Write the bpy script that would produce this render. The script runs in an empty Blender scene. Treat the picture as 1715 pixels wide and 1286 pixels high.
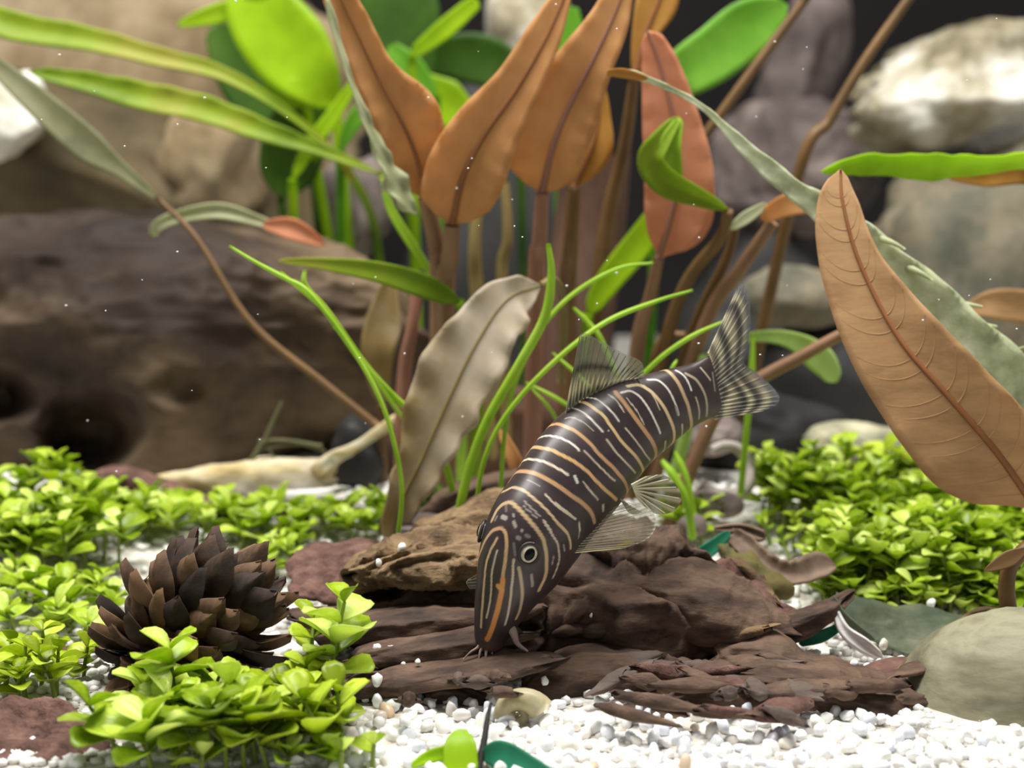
import bpy, bmesh, math, random
import numpy as np
from mathutils import Matrix, Vector, kdtree

# ------------------------------------------------------------------ camera
CM = 0.01                      # everything below is laid out in centimetres
F, CX, CY = 2356.0, 857.5, 643.0
CAMH = 6.0
PITCH = math.atan((643 - 365) / F)
sp_, cp_ = math.sin(PITCH), math.cos(PITCH)
CAM = np.array([0.0, 0.0, CAMH])
FWD = np.array([0.0, cp_, -sp_]); UP = np.array([0.0, sp_, cp_]); RIGHT = np.array([1.0, 0, 0])

scene = bpy.context.scene
COL = scene.collection
cam_d = bpy.data.cameras.new('camera'); cam = bpy.data.objects.new('camera', cam_d); COL.objects.link(cam)
cam.location = (0, 0, CAMH * CM); cam.rotation_euler = (math.pi / 2 - PITCH, 0, 0)
cam_d.sensor_fit = 'HORIZONTAL'; cam_d.sensor_width = 36.0; cam_d.lens = F / 1715.0 * 36.0
cam_d.clip_start = 0.005; cam_d.clip_end = 10
cam_d.dof.use_dof = True; cam_d.dof.focus_distance = 17.9 * CM; cam_d.dof.aperture_fstop = cam_d.lens / 2.3
scene.camera = cam

# ------------------------------------------------------------------ light
world = bpy.data.worlds.new('room_light'); scene.world = world; world.use_nodes = True
world.node_tree.nodes['Background'].inputs[0].default_value = (0.93, 0.97, 1.0, 1)
world.node_tree.nodes['Background'].inputs[1].default_value = 0.30
def area(name, loc, rot, sx, sy, power, col):
    l = bpy.data.lights.new(name, 'AREA'); l.shape = 'RECTANGLE'; l.size = sx * CM; l.size_y = sy * CM
    l.energy = power; l.color = col
    o = bpy.data.objects.new(name, l); COL.objects.link(o)
    o.location = [c * CM for c in loc]; o.rotation_euler = rot
area('aquarium_lamp_offscreen', (-2, 19, 36), (math.radians(4), 0, 0), 40, 8, 3.3, (1.0, 0.98, 0.93))
vs = scene.view_settings
vs.view_transform = 'Standard'; vs.look = 'None'; vs.exposure = 0.0; vs.gamma = 1.0; vs.use_curve_mapping = False
scene.cycles.use_denoising = True
scene.cycles.transparent_max_bounces = 24

# ------------------------------------------------------------------ helpers
R = random.Random(7)
def gz(Y, X=0.0):
    t = np.clip((np.asarray(Y, float) - 19.0) / 9.0, 0, 1)
    return 0.9 * t * t * (3 - 2 * t)
def ray(px, py):
    d = FWD + RIGHT * ((px - CX) / F) - UP * ((py - CY) / F)
    return d
def at(px, py, Y):
    d = ray(px, py); return CAM + d * (Y / d[1])
def gnd(px, py, dz=0.0):
    d = ray(px, py); Y = 10.0
    while Y < 60:
        P = CAM + d * (Y / d[1])
        if P[2] <= gz(Y) + dz: return P
        Y += 0.05
    return CAM + d * (60 / d[1])
def proj(P):
    P = np.asarray(P, float); q = P - CAM
    z = q @ FWD
    return np.stack([CX + F * (q @ RIGHT) / z, CY - F * (q @ UP) / z], -1)
def nrm(v):
    v = np.asarray(v, float); return v / (np.linalg.norm(v, axis=-1, keepdims=True) + 1e-12)
def spline(P, n):
    P = np.asarray(P, float)
    if P.ndim == 1: P = P[:, None]
    k = len(P)
    if k == 2: return P[0] + (P[1] - P[0]) * np.linspace(0, 1, n)[:, None]
    E = np.vstack([2 * P[0] - P[1], P, 2 * P[-1] - P[-2]])
    t = np.linspace(0, k - 1 - 1e-9, n); i = t.astype(int); f = (t - i)[:, None]
    a, b, c, d = E[i], E[i + 1], E[i + 2], E[i + 3]
    return 0.5 * (2 * b + (c - a) * f + (2 * a - 5 * b + 4 * c - d) * f ** 2 + (3 * b - a - 3 * c + d) * f ** 3)
def vnoise(P, seed=0):
    P = np.asarray(P, float) + seed * 17.31
    i = np.floor(P).astype(np.int64); f = P - i; f = f * f * (3 - 2 * f)
    def h(ix, iy, iz):
        n = (ix * 374761393 + iy * 668265263 + iz * 2147483647 + seed * 974634) & 0xffffffff
        n = ((n ^ (n >> 13)) * 1274126177) & 0xffffffff
        return ((n ^ (n >> 16)) & 0xffff) / 32767.5 - 1.0
    r = 0
    for dx in (0, 1):
        for dy in (0, 1):
            for dz in (0, 1):
                w = (f[..., 0] if dx else 1 - f[..., 0]) * (f[..., 1] if dy else 1 - f[..., 1]) * (f[..., 2] if dz else 1 - f[..., 2])
                r = r + w * h(i[..., 0] + dx, i[..., 1] + dy, i[..., 2] + dz)
    return r
def fbm(P, octv=4, seed=0):
    P = np.asarray(P, float); r = 0; a = 1.0
    for o in range(octv): r = r + a * vnoise(P * 2 ** o, seed + o); a *= 0.5
    return r
def ridge(P, octv=4, seed=0):
    P = np.asarray(P, float); r = 0; a = 1.0
    for o in range(octv): r = r + a * (1 - 2 * np.abs(vnoise(P * 2 ** o, seed + o))); a *= 0.5
    return r

ORG = {}
def tag(o, label=None, cat=None, group=None, kind=None):
    if label: o['label'] = label
    if cat: o['category'] = cat
    if group: o['group'] = group
    if kind: o['kind'] = kind
    return o
def thing(name, loc, label, cat, group=None):
    o = bpy.data.objects.new(name, None); COL.objects.link(o); o.empty_display_size = 0.002
    o.location = [float(c) * CM for c in loc]; ORG[o] = np.asarray(loc, float)
    return tag(o, label, cat, group)
def mk(name, V, Fc, mat, parent=None, smooth=True, origin=None, thick=0.0):
    V = np.asarray(V, float)
    if parent is not None: org = ORG[parent]
    elif origin is not None: org = np.asarray(origin, float)
    else:
        org = V.mean(0); org[2] = V[:, 2].min()
    me = bpy.data.meshes.new(name)
    me.from_pydata(((V - org) * CM).tolist(), [], Fc if isinstance(Fc, list) else Fc.tolist())
    if smooth: me.polygons.foreach_set('use_smooth', np.ones(len(me.polygons), bool))
    me.materials.append(mat); me.update()
    o = bpy.data.objects.new(name, me); COL.objects.link(o); ORG[o] = org
    if parent is not None: o.parent = parent
    else: o.location = org * CM
    if thick:
        m = o.modifiers.new('thickness', 'SOLIDIFY'); m.thickness = thick * CM; m.offset = 0
    return o
def copy_tree(o, parent=None):
    c = o.copy(); COL.objects.link(c); c.parent = parent
    for ch in o.children: copy_tree(ch, c)
    return c
def gridfaces(nu, nv, wrap=False):
    i = np.arange(nu - 1)[:, None]; j = np.arange(nv if wrap else nv - 1)[None, :]
    j2 = (j + 1) % nv
    return np.stack([i * nv + j, (i + 1) * nv + j, (i + 1) * nv + j2, i * nv + j2], -1).reshape(-1, 4)

# ------------------------------------------------------------------ materials
def lin(c):
    return [(x / 255 / 12.92 if x / 255 <= 0.04045 else ((x / 255 + 0.055) / 1.055) ** 2.4) for x in c] + [1.0]
class NT:
    def __init__(s, name):
        s.m = bpy.data.materials.new(name); s.m.use_nodes = True; s.t = s.m.node_tree; s.t.nodes.clear()
        s.out = s.n('ShaderNodeOutputMaterial')
    def n(s, ty, **kw):
        x = s.t.nodes.new(ty)
        for k, v in kw.items(): setattr(x, k, v)
        return x
    def l(s, a, b): s.t.links.new(a, b)
def noise_ramp(T, cols, scale, detail=5, stretch=(1, 1, 1), rnd=0.0, vor=False):
    tc = T.n('ShaderNodeTexCoord'); mp = T.n('ShaderNodeMapping'); T.l(tc.outputs['Object'], mp.inputs[0])
    mp.inputs['Scale'].default_value = [x * 100 for x in stretch]
    nz = T.n('ShaderNodeTexNoise'); T.l(mp.outputs[0], nz.inputs['Vector'])
    nz.inputs['Scale'].default_value = scale; nz.inputs['Detail'].default_value = detail; nz.inputs['Roughness'].default_value = 0.62
    fac = nz.outputs['Fac']
    if rnd:
        oi = T.n('ShaderNodeObjectInfo'); a = T.n('ShaderNodeMath', operation='MULTIPLY_ADD')
        T.l(oi.outputs['Random'], a.inputs[0]); a.inputs[1].default_value = rnd; a.inputs[2].default_value = -rnd / 2
        b = T.n('ShaderNodeMath', operation='ADD'); T.l(fac, b.inputs[0]); T.l(a.outputs[0], b.inputs[1]); fac = b.outputs[0]
    rp = T.n('ShaderNodeValToRGB'); T.l(fac, rp.inputs[0])
    e = rp.color_ramp.elements; n = len(cols)
    while len(e) < n: e.new(0.5)
    for k, c in enumerate(cols):
        e[k].position = 0.30 + 0.40 * k / max(1, n - 1); e[k].color = lin(c)
    return rp.outputs[0], nz.outputs['Fac']
def bump(T, h, strength, dist=0.05):
    b = T.n('ShaderNodeBump'); b.inputs['Strength'].default_value = strength; b.inputs['Distance'].default_value = dist * CM
    T.l(h, b.inputs['Height']); return b.outputs[0]
def mat_solid(name, cols, scale=1.0, rough=0.7, bmp=0.5, stretch=(1, 1, 1), detail=6, rnd=0.0, spec=0.35, bdist=0.06):
    T = NT(name); c, h = noise_ramp(T, cols, scale, detail, stretch, rnd)
    p = T.n('ShaderNodeBsdfPrincipled'); T.l(c, p.inputs['Base Color']); p.inputs['Roughness'].default_value = rough
    p.inputs['Specular IOR Level'].default_value = spec
    if bmp: T.l(bump(T, h, bmp, bdist), p.inputs['Normal'])
    T.l(p.outputs[0], T.out.inputs[0]); return T.m
def mat_leaf(name, cols, scale=0.7, trans=0.45, rough=0.45, stretch=(1, 1, 1), rnd=0.0, alpha=1.0, bmp=0.25, spec=0.35, tint=1.0):
    T = NT(name); c, h = noise_ramp(T, cols, scale, 5, stretch, rnd)
    p = T.n('ShaderNodeBsdfPrincipled'); T.l(c, p.inputs['Base Color']); p.inputs['Roughness'].default_value = rough
    p.inputs['Specular IOR Level'].default_value = spec
    if bmp: T.l(bump(T, h, bmp, 0.03), p.inputs['Normal'])
    tr = T.n('ShaderNodeBsdfTranslucent'); T.l(c, tr.inputs[0])
    mx = T.n('ShaderNodeMixShader'); mx.inputs[0].default_value = trans; T.l(p.outputs[0], mx.inputs[1]); T.l(tr.outputs[0], mx.inputs[2])
    s = mx.outputs[0]
    if alpha < 1:
        tp = T.n('ShaderNodeBsdfTransparent'); m2 = T.n('ShaderNodeMixShader'); m2.inputs[0].default_value = alpha
        T.l(tp.outputs[0], m2.inputs[1]); T.l(s, m2.inputs[2]); s = m2.outputs[0]
    T.l(s, T.out.inputs[0]); return T.m

# ------------------------------------------------------------------ shape builders
def tube_mesh(P, rad, sides=7, flat=1.0):
    P = np.asarray(P, float); n = len(P); T = nrm(np.gradient(P, axis=0)); rad = np.asarray(rad, float)
    a = np.array([0, 0, 1.0]) if abs(T[0][2]) < 0.9 else np.array([0, 1.0, 0])
    N = np.zeros((n, 3)); N[0] = nrm(np.cross(T[0], a))
    for k in range(1, n):
        v = N[k - 1] - T[k] * (N[k - 1] @ T[k]); N[k] = nrm(v)
    B = np.cross(T, N); an = np.linspace(0, 2 * np.pi, sides, endpoint=False)
    V = P[:, None] + rad[:, None, None] * (N[:, None] * np.cos(an)[None, :, None] + flat * B[:, None] * np.sin(an)[None, :, None])
    Fc = gridfaces(n, sides, True).tolist()
    Fc.append(list(range(sides))[::-1]); Fc.append([(n - 1) * sides + k for k in range(sides)])
    return V.reshape(-1, 3), Fc
def tube(name, pts, r0, r1, mat, parent=None, n=24, sides=7, flat=1.0, px=True, taper_tip=True, rmid=None):
    """pts are (px, py, Y) when px else centimetres; radii in centimetres"""
    P = np.array([at(*p) for p in pts]) if px else np.array(pts, float)
    P = spline(P, n)
    rad = spline([[r0], [rmid], [r1]], n)[:, 0] if rmid else np.linspace(r0, r1, n)
    V, Fc = tube_mesh(P, rad, sides, flat)
    return mk(name, V, Fc, mat, parent)
def leaf(name, pts, wa, wb, mat, parent=None, roll=0.0, fold=0.12, ruffle=0.0, n=36, m=9, thick=0.02, rf=9, seed=0, jag=0.0):
    """wa/wb: half widths in pixels on either side of the path (wa is image-left when the path runs down)"""
    P = spline(np.array([at(*p) for p in pts]), n)
    a = np.clip(spline(np.array(wa, float), n)[:, 0], 0.3, None) * P[:, 1] / F
    b = np.clip(spline(np.array(wb, float), n)[:, 0], 0.3, None) * P[:, 1] / F
    uu = np.linspace(0, 1, n); capw = np.sqrt(np.clip(np.minimum(uu / 0.05, (1 - uu) / 0.09), 0.02, 1)); a = a * capw; b = b * capw
    if jag:
        t = np.linspace(0, 1, n) * 23
        a = a * (1 + jag * vnoise(np.stack([t, t * 0, t * 0 + seed], -1), seed)); b = b * (1 + jag * vnoise(np.stack([t, t * 0 + 5, t * 0], -1), seed + 3))
    T = nrm(np.gradient(P, axis=0)); Vw = nrm(CAM - P)
    W = nrm(np.cross(T, Vw)); N = nrm(np.cross(W, T))
    rl = math.radians(roll)
    W2 = W * math.cos(rl) + N * math.sin(rl); N2 = nrm(np.cross(W2, T))
    s = np.linspace(-1, 1, m)
    w = np.where(s[None, :] > 0, a[:, None], b[:, None]) * np.abs(s)[None, :]
    V = P[:, None] + W2[:, None] * (np.sign(s)[None, :] * w)[..., None] + N2[:, None] * (fold * np.abs(s)[None, :] ** 1.5 * (a + b)[:, None] / 2)[..., None]
    if ruffle:
        t = np.linspace(0, 1, n)[:, None]
        V += N2[:, None] * (ruffle * np.abs(s)[None, :] ** 2 * np.sin(t * rf * 2 * np.pi + s[None, :] * 2 + seed) * (a + b)[:, None] / 2)[..., None]
    return mk(name, V.reshape(-1, 3), gridfaces(n, m), mat, parent, thick=thick)
def rib(P3, r0, r1, mat, parent, name='midrib', off=0.03):
    P = spline(np.array([at(*p) for p in P3]), 30); P = P + nrm(CAM - P) * off
    V, Fc = tube_mesh(P, np.linspace(r0, r1, 30), 6, 0.6)
    return mk(name, V, Fc, mat, parent)
def ico(sub):
    bm = bmesh.new(); bmesh.ops.create_icosphere(bm, subdivisions=sub, radius=1.0)
    V = np.array([v.co[:] for v in bm.verts]); Fc = [[v.index for v in f.verts] for f in bm.faces]; bm.free(); return V, Fc
ICO = {k: ico(k) for k in (1, 2, 3, 4, 5)}
def rock_mesh(c, ax, seed, sub=4, amp=0.16, freq=1.3, cuts=0, rot=(0, 0, 0), rough=0.04):
    V, Fc = ICO[sub]; V = V.copy(); rg = np.random.RandomState(seed)
    for k in range(cuts):
        n = nrm(rg.normal(size=3)); d = rg.uniform(0.62, 0.85); e = V @ n - d
        V -= np.where(e > 0, e * 0.9, 0)[:, None] * n
    V = V * (1 + amp * fbm(V * freq, 4, seed) + rough * fbm(V * freq * 5, 3, seed + 9))[:, None]
    M = np.array(Matrix.Rotation(math.radians(rot[2]), 3, 'Z') @ Matrix.Rotation(math.radians(rot[1]), 3, 'Y') @ Matrix.Rotation(math.radians(rot[0]), 3, 'X'))
    return (V * np.asarray(ax)) @ M.T + np.asarray(c), Fc
def rock(name, cx, cy, w, h, Y, dep, mat, label, seed, cat='stone', group=None, **kw):
    c = at(cx, cy, Y); V, Fc = rock_mesh(c, (w / 2 * Y / F, dep, h / 2 * Y / F), seed, **kw)
    return tag(mk(name, V, Fc, mat), label, cat, group)
def chunk_mesh(P, hw, ht, seed, n=70, sides=40, sq=0.6, amp=0.08, freq=1.5, along=0.3, roll=0.0, ends=0.35, post=None, ridged=True, ragged=0.25):
    P = spline(np.array(P, float), n); hw = spline(np.array(hw, float), n)[:, 0]; ht = spline(np.array(ht, float), n)[:, 0]
    T = nrm(np.gradient(P, axis=0)); S = nrm(np.cross(T, np.array([0, 0, 1.0]))); U = np.cross(S, T)
    r = math.radians(roll); S, U = S * math.cos(r) + U * math.sin(r), U * math.cos(r) - S * math.sin(r)
    an = np.linspace(0, 2 * np.pi, sides, endpoint=False)
    ca = np.sign(np.cos(an)) * np.abs(np.cos(an)) ** sq; sa = np.sign(np.sin(an)) * np.abs(np.sin(an)) ** sq
    u = np.linspace(0, 1, n); L = np.linalg.norm(P[-1] - P[0])
    cap = np.minimum(1, np.minimum(u, 1 - u) / 0.04) ** 0.5 * 0.999 + 0.001
    dirs = S[:, None] * (ca[None] * hw[:, None])[..., None] + U[:, None] * (sa[None] * ht[:, None])[..., None]
    V = P[:, None] + dirs * cap[:, None, None]
    # noise in local frame, stretched along the grain
    q = np.stack([np.broadcast_to((u * L * along)[:, None], (n, sides)), ca[None] * hw[:, None], sa[None] * ht[:, None]], -1) * freq
    d = ridge(q, 4, seed) if ridged else fbm(q, 4, seed)
    V += nrm(dirs) * (amp * (d - 0.3) * cap[:, None])[..., None]
    rg = fbm(np.stack([np.cos(an) * 2, np.sin(an) * 2, an * 0 + seed], -1), 3, seed) * ragged
    ew = np.clip((np.abs(u - 0.5) - 0.35) / 0.15, 0, 1)
    V += (T[:, None] * (np.sign(u - 0.5) * ew)[:, None, None]) * rg[None, :, None]
    if post is not None: V = post(V, u, an)
    Fc = gridfaces(n, sides, True).tolist() + [list(range(sides))[::-1], [(n - 1) * sides + k for k in range(sides)]]
    return V.reshape(-1, 3), Fc
def chunk(name, P, hw, ht, mat, label=None, cat=None, seed=0, parent=None, group=None, **kw):
    V, Fc = chunk_mesh(P, hw, ht, seed, **kw); o = mk(name, V, Fc, mat, parent)
    return tag(o, label, cat, group)
def plate(name, pts, mat, label=None, cat=None, thick=0.08, amp=0.03, freq=3.0, dome=0.0, seed=0, parent=None, group=None, rings=9, per=5, jag=0.05, ridged=False):
    """flat, thick, ragged piece traced by a star-shaped outline of (px, py, Y)"""
    B = np.array([at(*p) for p in pts]); k = len(B) * per
    B = spline(np.vstack([B, B[:1]]), k + 1)[:-1]; c = B.mean(0)
    B = c + (B - c) * (1 + jag * fbm(B * 4, 3, seed))[:, None]
    n = np.zeros(3)
    for i in range(k): n += np.cross(B[i] - c, B[(i + 1) % k] - c)
    n = nrm(n); n = n if n @ (CAM - c) > 0 else -n
    t = np.linspace(0, 1, rings + 1)[1:]
    top = [c[None]]; 
    top = np.vstack([c[None]] + [c + (B - c) * x for x in t])
    rr = np.concatenate([[0], np.repeat(t, k)])
    d = (ridge(top * freq, 4, seed) - 0.3 if ridged else fbm(top * freq, 4, seed)) * amp
    edge = np.clip((1 - rr) * 6, 0, 1)
    Vt = top + n * (thick / 2 * np.sqrt(np.clip(edge, 0.15, 1)) + dome * (1 - rr ** 2) + d)[:, None]
    Vb = top - n * (thick / 2 * np.sqrt(np.clip(edge, 0.15, 1)) - dome * (1 - rr ** 2) * 0.5 - d * 0.6)[:, None]
    N = len(top); Fc = []
    for s, base in ((1, 0), (-1, N)):
        for i in range(k):
            j = (i + 1) % k; f = [base, base + 1 + i, base + 1 + j]; Fc.append(f if s > 0 else f[::-1])
            for q in range(rings - 1):
                f = [base + 1 + q * k + i, base + 1 + (q + 1) * k + i, base + 1 + (q + 1) * k + j, base + 1 + q * k + j]; Fc.append(f if s > 0 else f[::-1])
    o0 = 1 + (rings - 1) * k
    for i in range(k):
        j = (i + 1) % k; Fc.append([o0 + i, N + o0 + i, N + o0 + j, o0 + j])
    o = mk(name, np.vstack([Vt, Vb]), Fc, mat, parent)
    return tag(o, label, cat, group)

# ================================================================== SETTING
M = {}
M['sand'] = mat_solid('white_sand', [(150, 140, 125), (205, 200, 190), (240, 238, 232)], 4.0, 0.8, 0.8, bdist=0.08)
M['backdrop'] = mat_solid('dark_backdrop', [(22, 19, 20), (34, 29, 30)], 0.15, 0.9, 0.0)
xs = np.linspace(-45, 45, 90); ys = np.linspace(9, 62, 120)
X, Yg = np.meshgrid(xs, ys, indexing='ij')
Z = gz(Yg) - 0.06 + 0.03 * fbm(np.stack([X, Yg, X * 0], -1) * 0.6, 3, 3)
fl = mk('floor', np.stack([X, Yg, Z], -1).reshape(-1, 3), gridfaces(90, 120)[:, ::-1], M['sand'], origin=(0, 30, 0)); fl['kind'] = 'structure'
fl['label'] = 'pale sand bed of the aquarium rising gently towards the back'
V = np.array([[-46, 62, -0.5], [46, 62, -0.5], [46, 63, -0.5], [-46, 63, -0.5], [-46, 62, 45], [46, 62, 45], [46, 63, 45], [-46, 63, 45]], float)
wb = mk('wall_back', V, [[0, 1, 5, 4], [1, 2, 6, 5], [2, 3, 7, 6], [3, 0, 4, 7], [4, 5, 6, 7], [3, 2, 1, 0]], M['backdrop'], smooth=False)
wb['kind'] = 'structure'; wb['label'] = 'black rear wall of the aquarium'

# ================================================================== LARGE WOOD AND STONES
M['log'] = mat_solid('log_wood', [(32, 22, 15), (50, 36, 25), (104, 86, 64), (64, 47, 31)], 0.16, 0.75, 0.8, (0.7, 1, 1.2), 9, bdist=0.16)
def log_post(V, u, an):
    # worn knot holes sunk into the front of the log
    for (px, py, rr, dep) in ((160, 728, 1.05, 2.0), (-5, 665, 0.7, 1.2), (75, 468, 0.5, 0.16), (300, 655, 0.5, 0.2), (60, 640, 1.3, 0.35)):
        c = at(px, py, 27.6); ax = nrm(ray(px, py))
        q = V - c; al = q @ ax; q = q - al[..., None] * ax; d = np.sqrt(q[..., 0] ** 2 * 0.75 + q[..., 2] ** 2 * 1.25 + q[..., 1] ** 2) * (1 + 0.22 * fbm(V * 0.9, 3, 6))
        front = (al < 1.6)
        k = np.clip((rr - d) / (rr * 0.7), 0, 1); k = k * k * (3 - 2 * k)
        V = V + (k * front * dep)[..., None] * ax
        lip = np.exp(-((d - rr * 1.15) / (rr * 0.3)) ** 2) * front * 0.05
        V = V - lip[..., None] * ax
    # undercut added towards the right end so the front face falls into shade
    q = proj(V.reshape(-1, 3)).reshape(V.shape[:-1] + (2,)); k = np.clip((q[..., 0] - 260) / 240, 0, 1); k = k * k * (3 - 2 * k)
    h = np.clip((4.9 - V[..., 2]) / 3.6, 0, 1); fr = np.clip((30.5 - V[..., 1]) / 2.0, 0, 1)
    V = V + (k * h * fr * 2.3)[..., None] * np.array([0, 1.0, 0])
    return V
LP = [at(-260, 640, 31.2), at(60, 610, 30.6), at(320, 600, 30.2), at(520, 610, 30.4), at(700, 640, 31)]
chunk('driftwood_log', LP, [2.7, 2.75, 2.8, 2.5, 2.0], [3.0, 2.95, 2.75, 2.35, 1.7], M['log'],
      'big brown driftwood log with a dark round knot hole', 'log', seed=4, n=260, sides=200, sq=0.85, amp=0.3, freq=0.5, along=0.6, post=log_post, ragged=0.5)

M['slab'] = mat_solid('olive_slab', [(48, 40, 24), (84, 72, 48), (120, 105, 78)], 0.3, 0.8, 0.5, detail=7)
M['tan'] = mat_solid('tan_stone', [(86, 72, 48), (138, 118, 88), (170, 150, 120), (110, 92, 66)], 0.25, 0.85, 0.5)
M['cream'] = mat_solid('cream_stone', [(120, 110, 86), (200, 192, 172), (236, 232, 222), (214, 206, 188)], 0.42, 0.7, 0.7, bdist=0.2)
M['white'] = mat_solid('white_stone', [(84, 76, 54), (160, 150, 124), (216, 212, 202), (190, 182, 164)], 0.36, 0.65, 0.8, bdist=0.25)
M['grey'] = mat_solid('grey_green_stone', [(52, 52, 42), (92, 90, 76), (122, 112, 92), (84, 82, 68)], 0.5, 0.8, 0.7, detail=8, bdist=0.15)
M['mauve'] = mat_solid('mauve_stone', [(62, 52, 50), (108, 96, 92), (160, 146, 140)], 0.35, 0.8, 0.5)
M['mott'] = mat_solid('mottled_stone', [(60, 60, 52), (120, 118, 98), (188, 182, 152), (150, 146, 120)], 0.55, 0.7, 0.3)
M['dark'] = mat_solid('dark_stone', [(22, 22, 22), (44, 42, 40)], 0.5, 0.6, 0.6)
M['bould'] = mat_solid('olive_boulder', [(70, 66, 50), (108, 104, 82), (142, 138, 114), (98, 92, 70)], 0.6, 0.75, 0.5, (0.6, 1, 2.4), 9)

V, Fc = rock_mesh(at(215, 300, 41), (6.4, 3.6, 2.9), 21, 5, 0.10, 0.9, 7, (0, 14, 6))
tag(mk('angular_stone', V, Fc, M['slab']), 'olive brown angular slab of stone behind the driftwood log', 'stone')
rock('stone', 150, 150, 800, 520, 50, 3.6, M['tan'], 'large tan boulder rising behind the angular olive slab', 22, cuts=4, sub=5)
rock('stone', 10, 195, 150, 150, 36.6, 0.9, M['cream'], 'small cream stone perched on the end of the olive slab', 23, cuts=3)
rock('stone', 360, 275, 200, 190, 38.5, 1.6, M['tan'], 'buff worn stone leaning on the olive slab below the strap leaves', 24, cuts=3)
rock('stone', 1620, 158, 400, 205, 41, 3.0, M['white'], 'white knobbly stone perched on top of the grey rocks', 26, sub=5, amp=0.22, freq=1.7, rot=(0, -6, 0), cuts=2)
rock('stone', 1640, 520, 470, 520, 39, 3.0, M['grey'], 'large grey green mottled rock under the white stone', 27, sub=5, amp=0.18, freq=1.4)
rock('stone', 1330, 290, 290, 230, 44, 2.4, M['mauve'], 'mauve grey boulder with a pale upright stone on it', 28, cuts=3, sub=5)
rock('stone', 1345, 110, 130, 330, 45, 1.6, M['mauve'], 'upright pinkish pale stone rising against the black wall', 29, rot=(0, 16, 0), cuts=3)
rock('stone', 1325, 500, 190, 110, 33, 1.4, M['grey'], 'flat layered grey stone beyond the tail of the fish', 30, cuts=4, amp=0.1)
rock('stone', 1490, 775, 300, 110, 27.5, 1.0, M['mott'], 'cream rounded stone with dark mottling below the big brown leaf', 31, rot=(0, 16, 0), amp=0.1)
rock('stone', 882, 40, 140, 210, 42, 1.5, M['white'], 'whitish stone seen between the tall orange leaves', 32, cuts=2)
rock('stone', 600, 770, 110, 140, 27, 0.6, M['dark'], 'black angular stone between pale driftwood and withered leaf', 33, cuts=4)
rock('stone', 1680, 1185, 420, 330, 17.6, 1.4, M['bould'], 'smooth olive grey boulder beside the white gravel', 34, sub=5, amp=0.06, freq=1.0, rot=(0, -26, 0), rough=0.012)
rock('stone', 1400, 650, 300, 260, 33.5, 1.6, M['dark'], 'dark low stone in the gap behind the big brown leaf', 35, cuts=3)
rock('stone', 600, 350, 130, 170, 36, 1.2, M['mauve'], 'dull grey brown stone behind the orange leaf stalks', 36, cuts=3)
rock('stone', 1180, 725, 120, 70, 27.5, 0.9, M['mauve'], 'small grey brown stone under the curled root loop', 37)
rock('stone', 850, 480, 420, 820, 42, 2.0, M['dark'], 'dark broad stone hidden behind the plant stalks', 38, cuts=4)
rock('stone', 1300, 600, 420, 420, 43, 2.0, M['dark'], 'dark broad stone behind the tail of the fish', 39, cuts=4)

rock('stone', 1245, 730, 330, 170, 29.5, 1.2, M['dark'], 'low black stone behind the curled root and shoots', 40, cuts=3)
M['root'] = mat_solid('dark_root', [(46, 30, 22), (84, 58, 42), (64, 44, 32)], 0.5, 0.8, 0.6, (1, 1, 0.4))
M['pale_root'] = mat_solid('pale_root', [(120, 110, 104), (178, 166, 160), (206, 198, 194)], 0.8, 0.7, 0.3)
tag(tube('driftwood_root', [(1000, 250, 31), (985, 400, 31), (960, 560, 30.5), (930, 800, 30)], 0.75, 0.9, M['root'], n=40, sides=14), 'dark brown upright driftwood root behind the orange leaves', 'root')
chunk('driftwood_root', [at(640, 770, 28.2), at(760, 740, 28.2), at(880, 745, 28.2), at(1060, 760, 28.2)], [0.5, 0.8, 0.8, 0.5], [0.6, 1.0, 1.0, 0.6], M['root'], 'low dark brown root lying behind the green blades', 'root', seed=9, amp=0.15, freq=1.2)
# curled pale root loop
c = at(1212, 790, 24.4); lp = []
for k in range(13):
    a = math.radians(120 - k * 22); lp.append(c + np.array([math.cos(a) * 0.47, 0.12 * math.sin(a * 2) + k * 0.012, math.sin(a) * 0.47]))
tag(tube('curled_root', lp, 0.07, 0.15, M['pale_root'], px=False, n=40, sides=10, rmid=0.13), 'pale grey root curled into a loop behind the fish belly', 'root')

# ================================================================== FISH
BASE = np.array([54, 43, 43.]); 
ST = np.array([  # px, py, half thickness px, Y, phi, lateral ratio
    [818, 1092, 9, 17.50, 58, .9], [820, 1080, 23, 17.50, 58, .9], [826, 1052, 33, 17.52, 58, .86], [844, 1002, 51, 17.55, 57, .82],
    [870, 946, 73, 17.6, 54, .80], [896, 893, 84, 17.7, 47, .75], [926, 848, 85, 17.9, 38, .70], [965, 796, 89, 18.15, 30, .66],
    [1003, 752, 86, 18.4, 25, .62], [1045, 718, 77, 18.65, 22, .58], [1087, 694, 67, 18.9, 20, .54], [1127, 674, 57, 19.1, 18, .48],
    [1166, 658, 50, 19.3, 16, .38], [1198, 646, 51, 19.45, 15, .16]])
NU, NV = 460, 260
S = spline(ST, NU)
C3 = np.array([at(a, b, y) for a, b, y in S[:, [0, 1, 3]]])
T3 = nrm(np.gradient(C3, axis=0))
t2 = nrm(np.gradient(S[:, :2], axis=0)); n2 = np.stack([t2[:, 1], -t2[:, 0]], -1)
view = nrm(CAM - C3)
D0 = n2[:, :1] * RIGHT - n2[:, 1:] * UP
ph = np.radians(S[:, 4])[:, None]
Dv = D0 * np.cos(ph) + view * np.sin(ph); Dv = nrm(Dv - T3 * np.sum(Dv * T3, -1, keepdims=True))
Lv = np.cross(T3, Dv)
if (Lv[200] @ view[200]) < 0: Lv = -Lv               # Lv points to the side that faces the camera
ar = S[:, 5]; hwc = np.clip(S[:, 2], 1, None) * S[:, 3] / F
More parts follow.
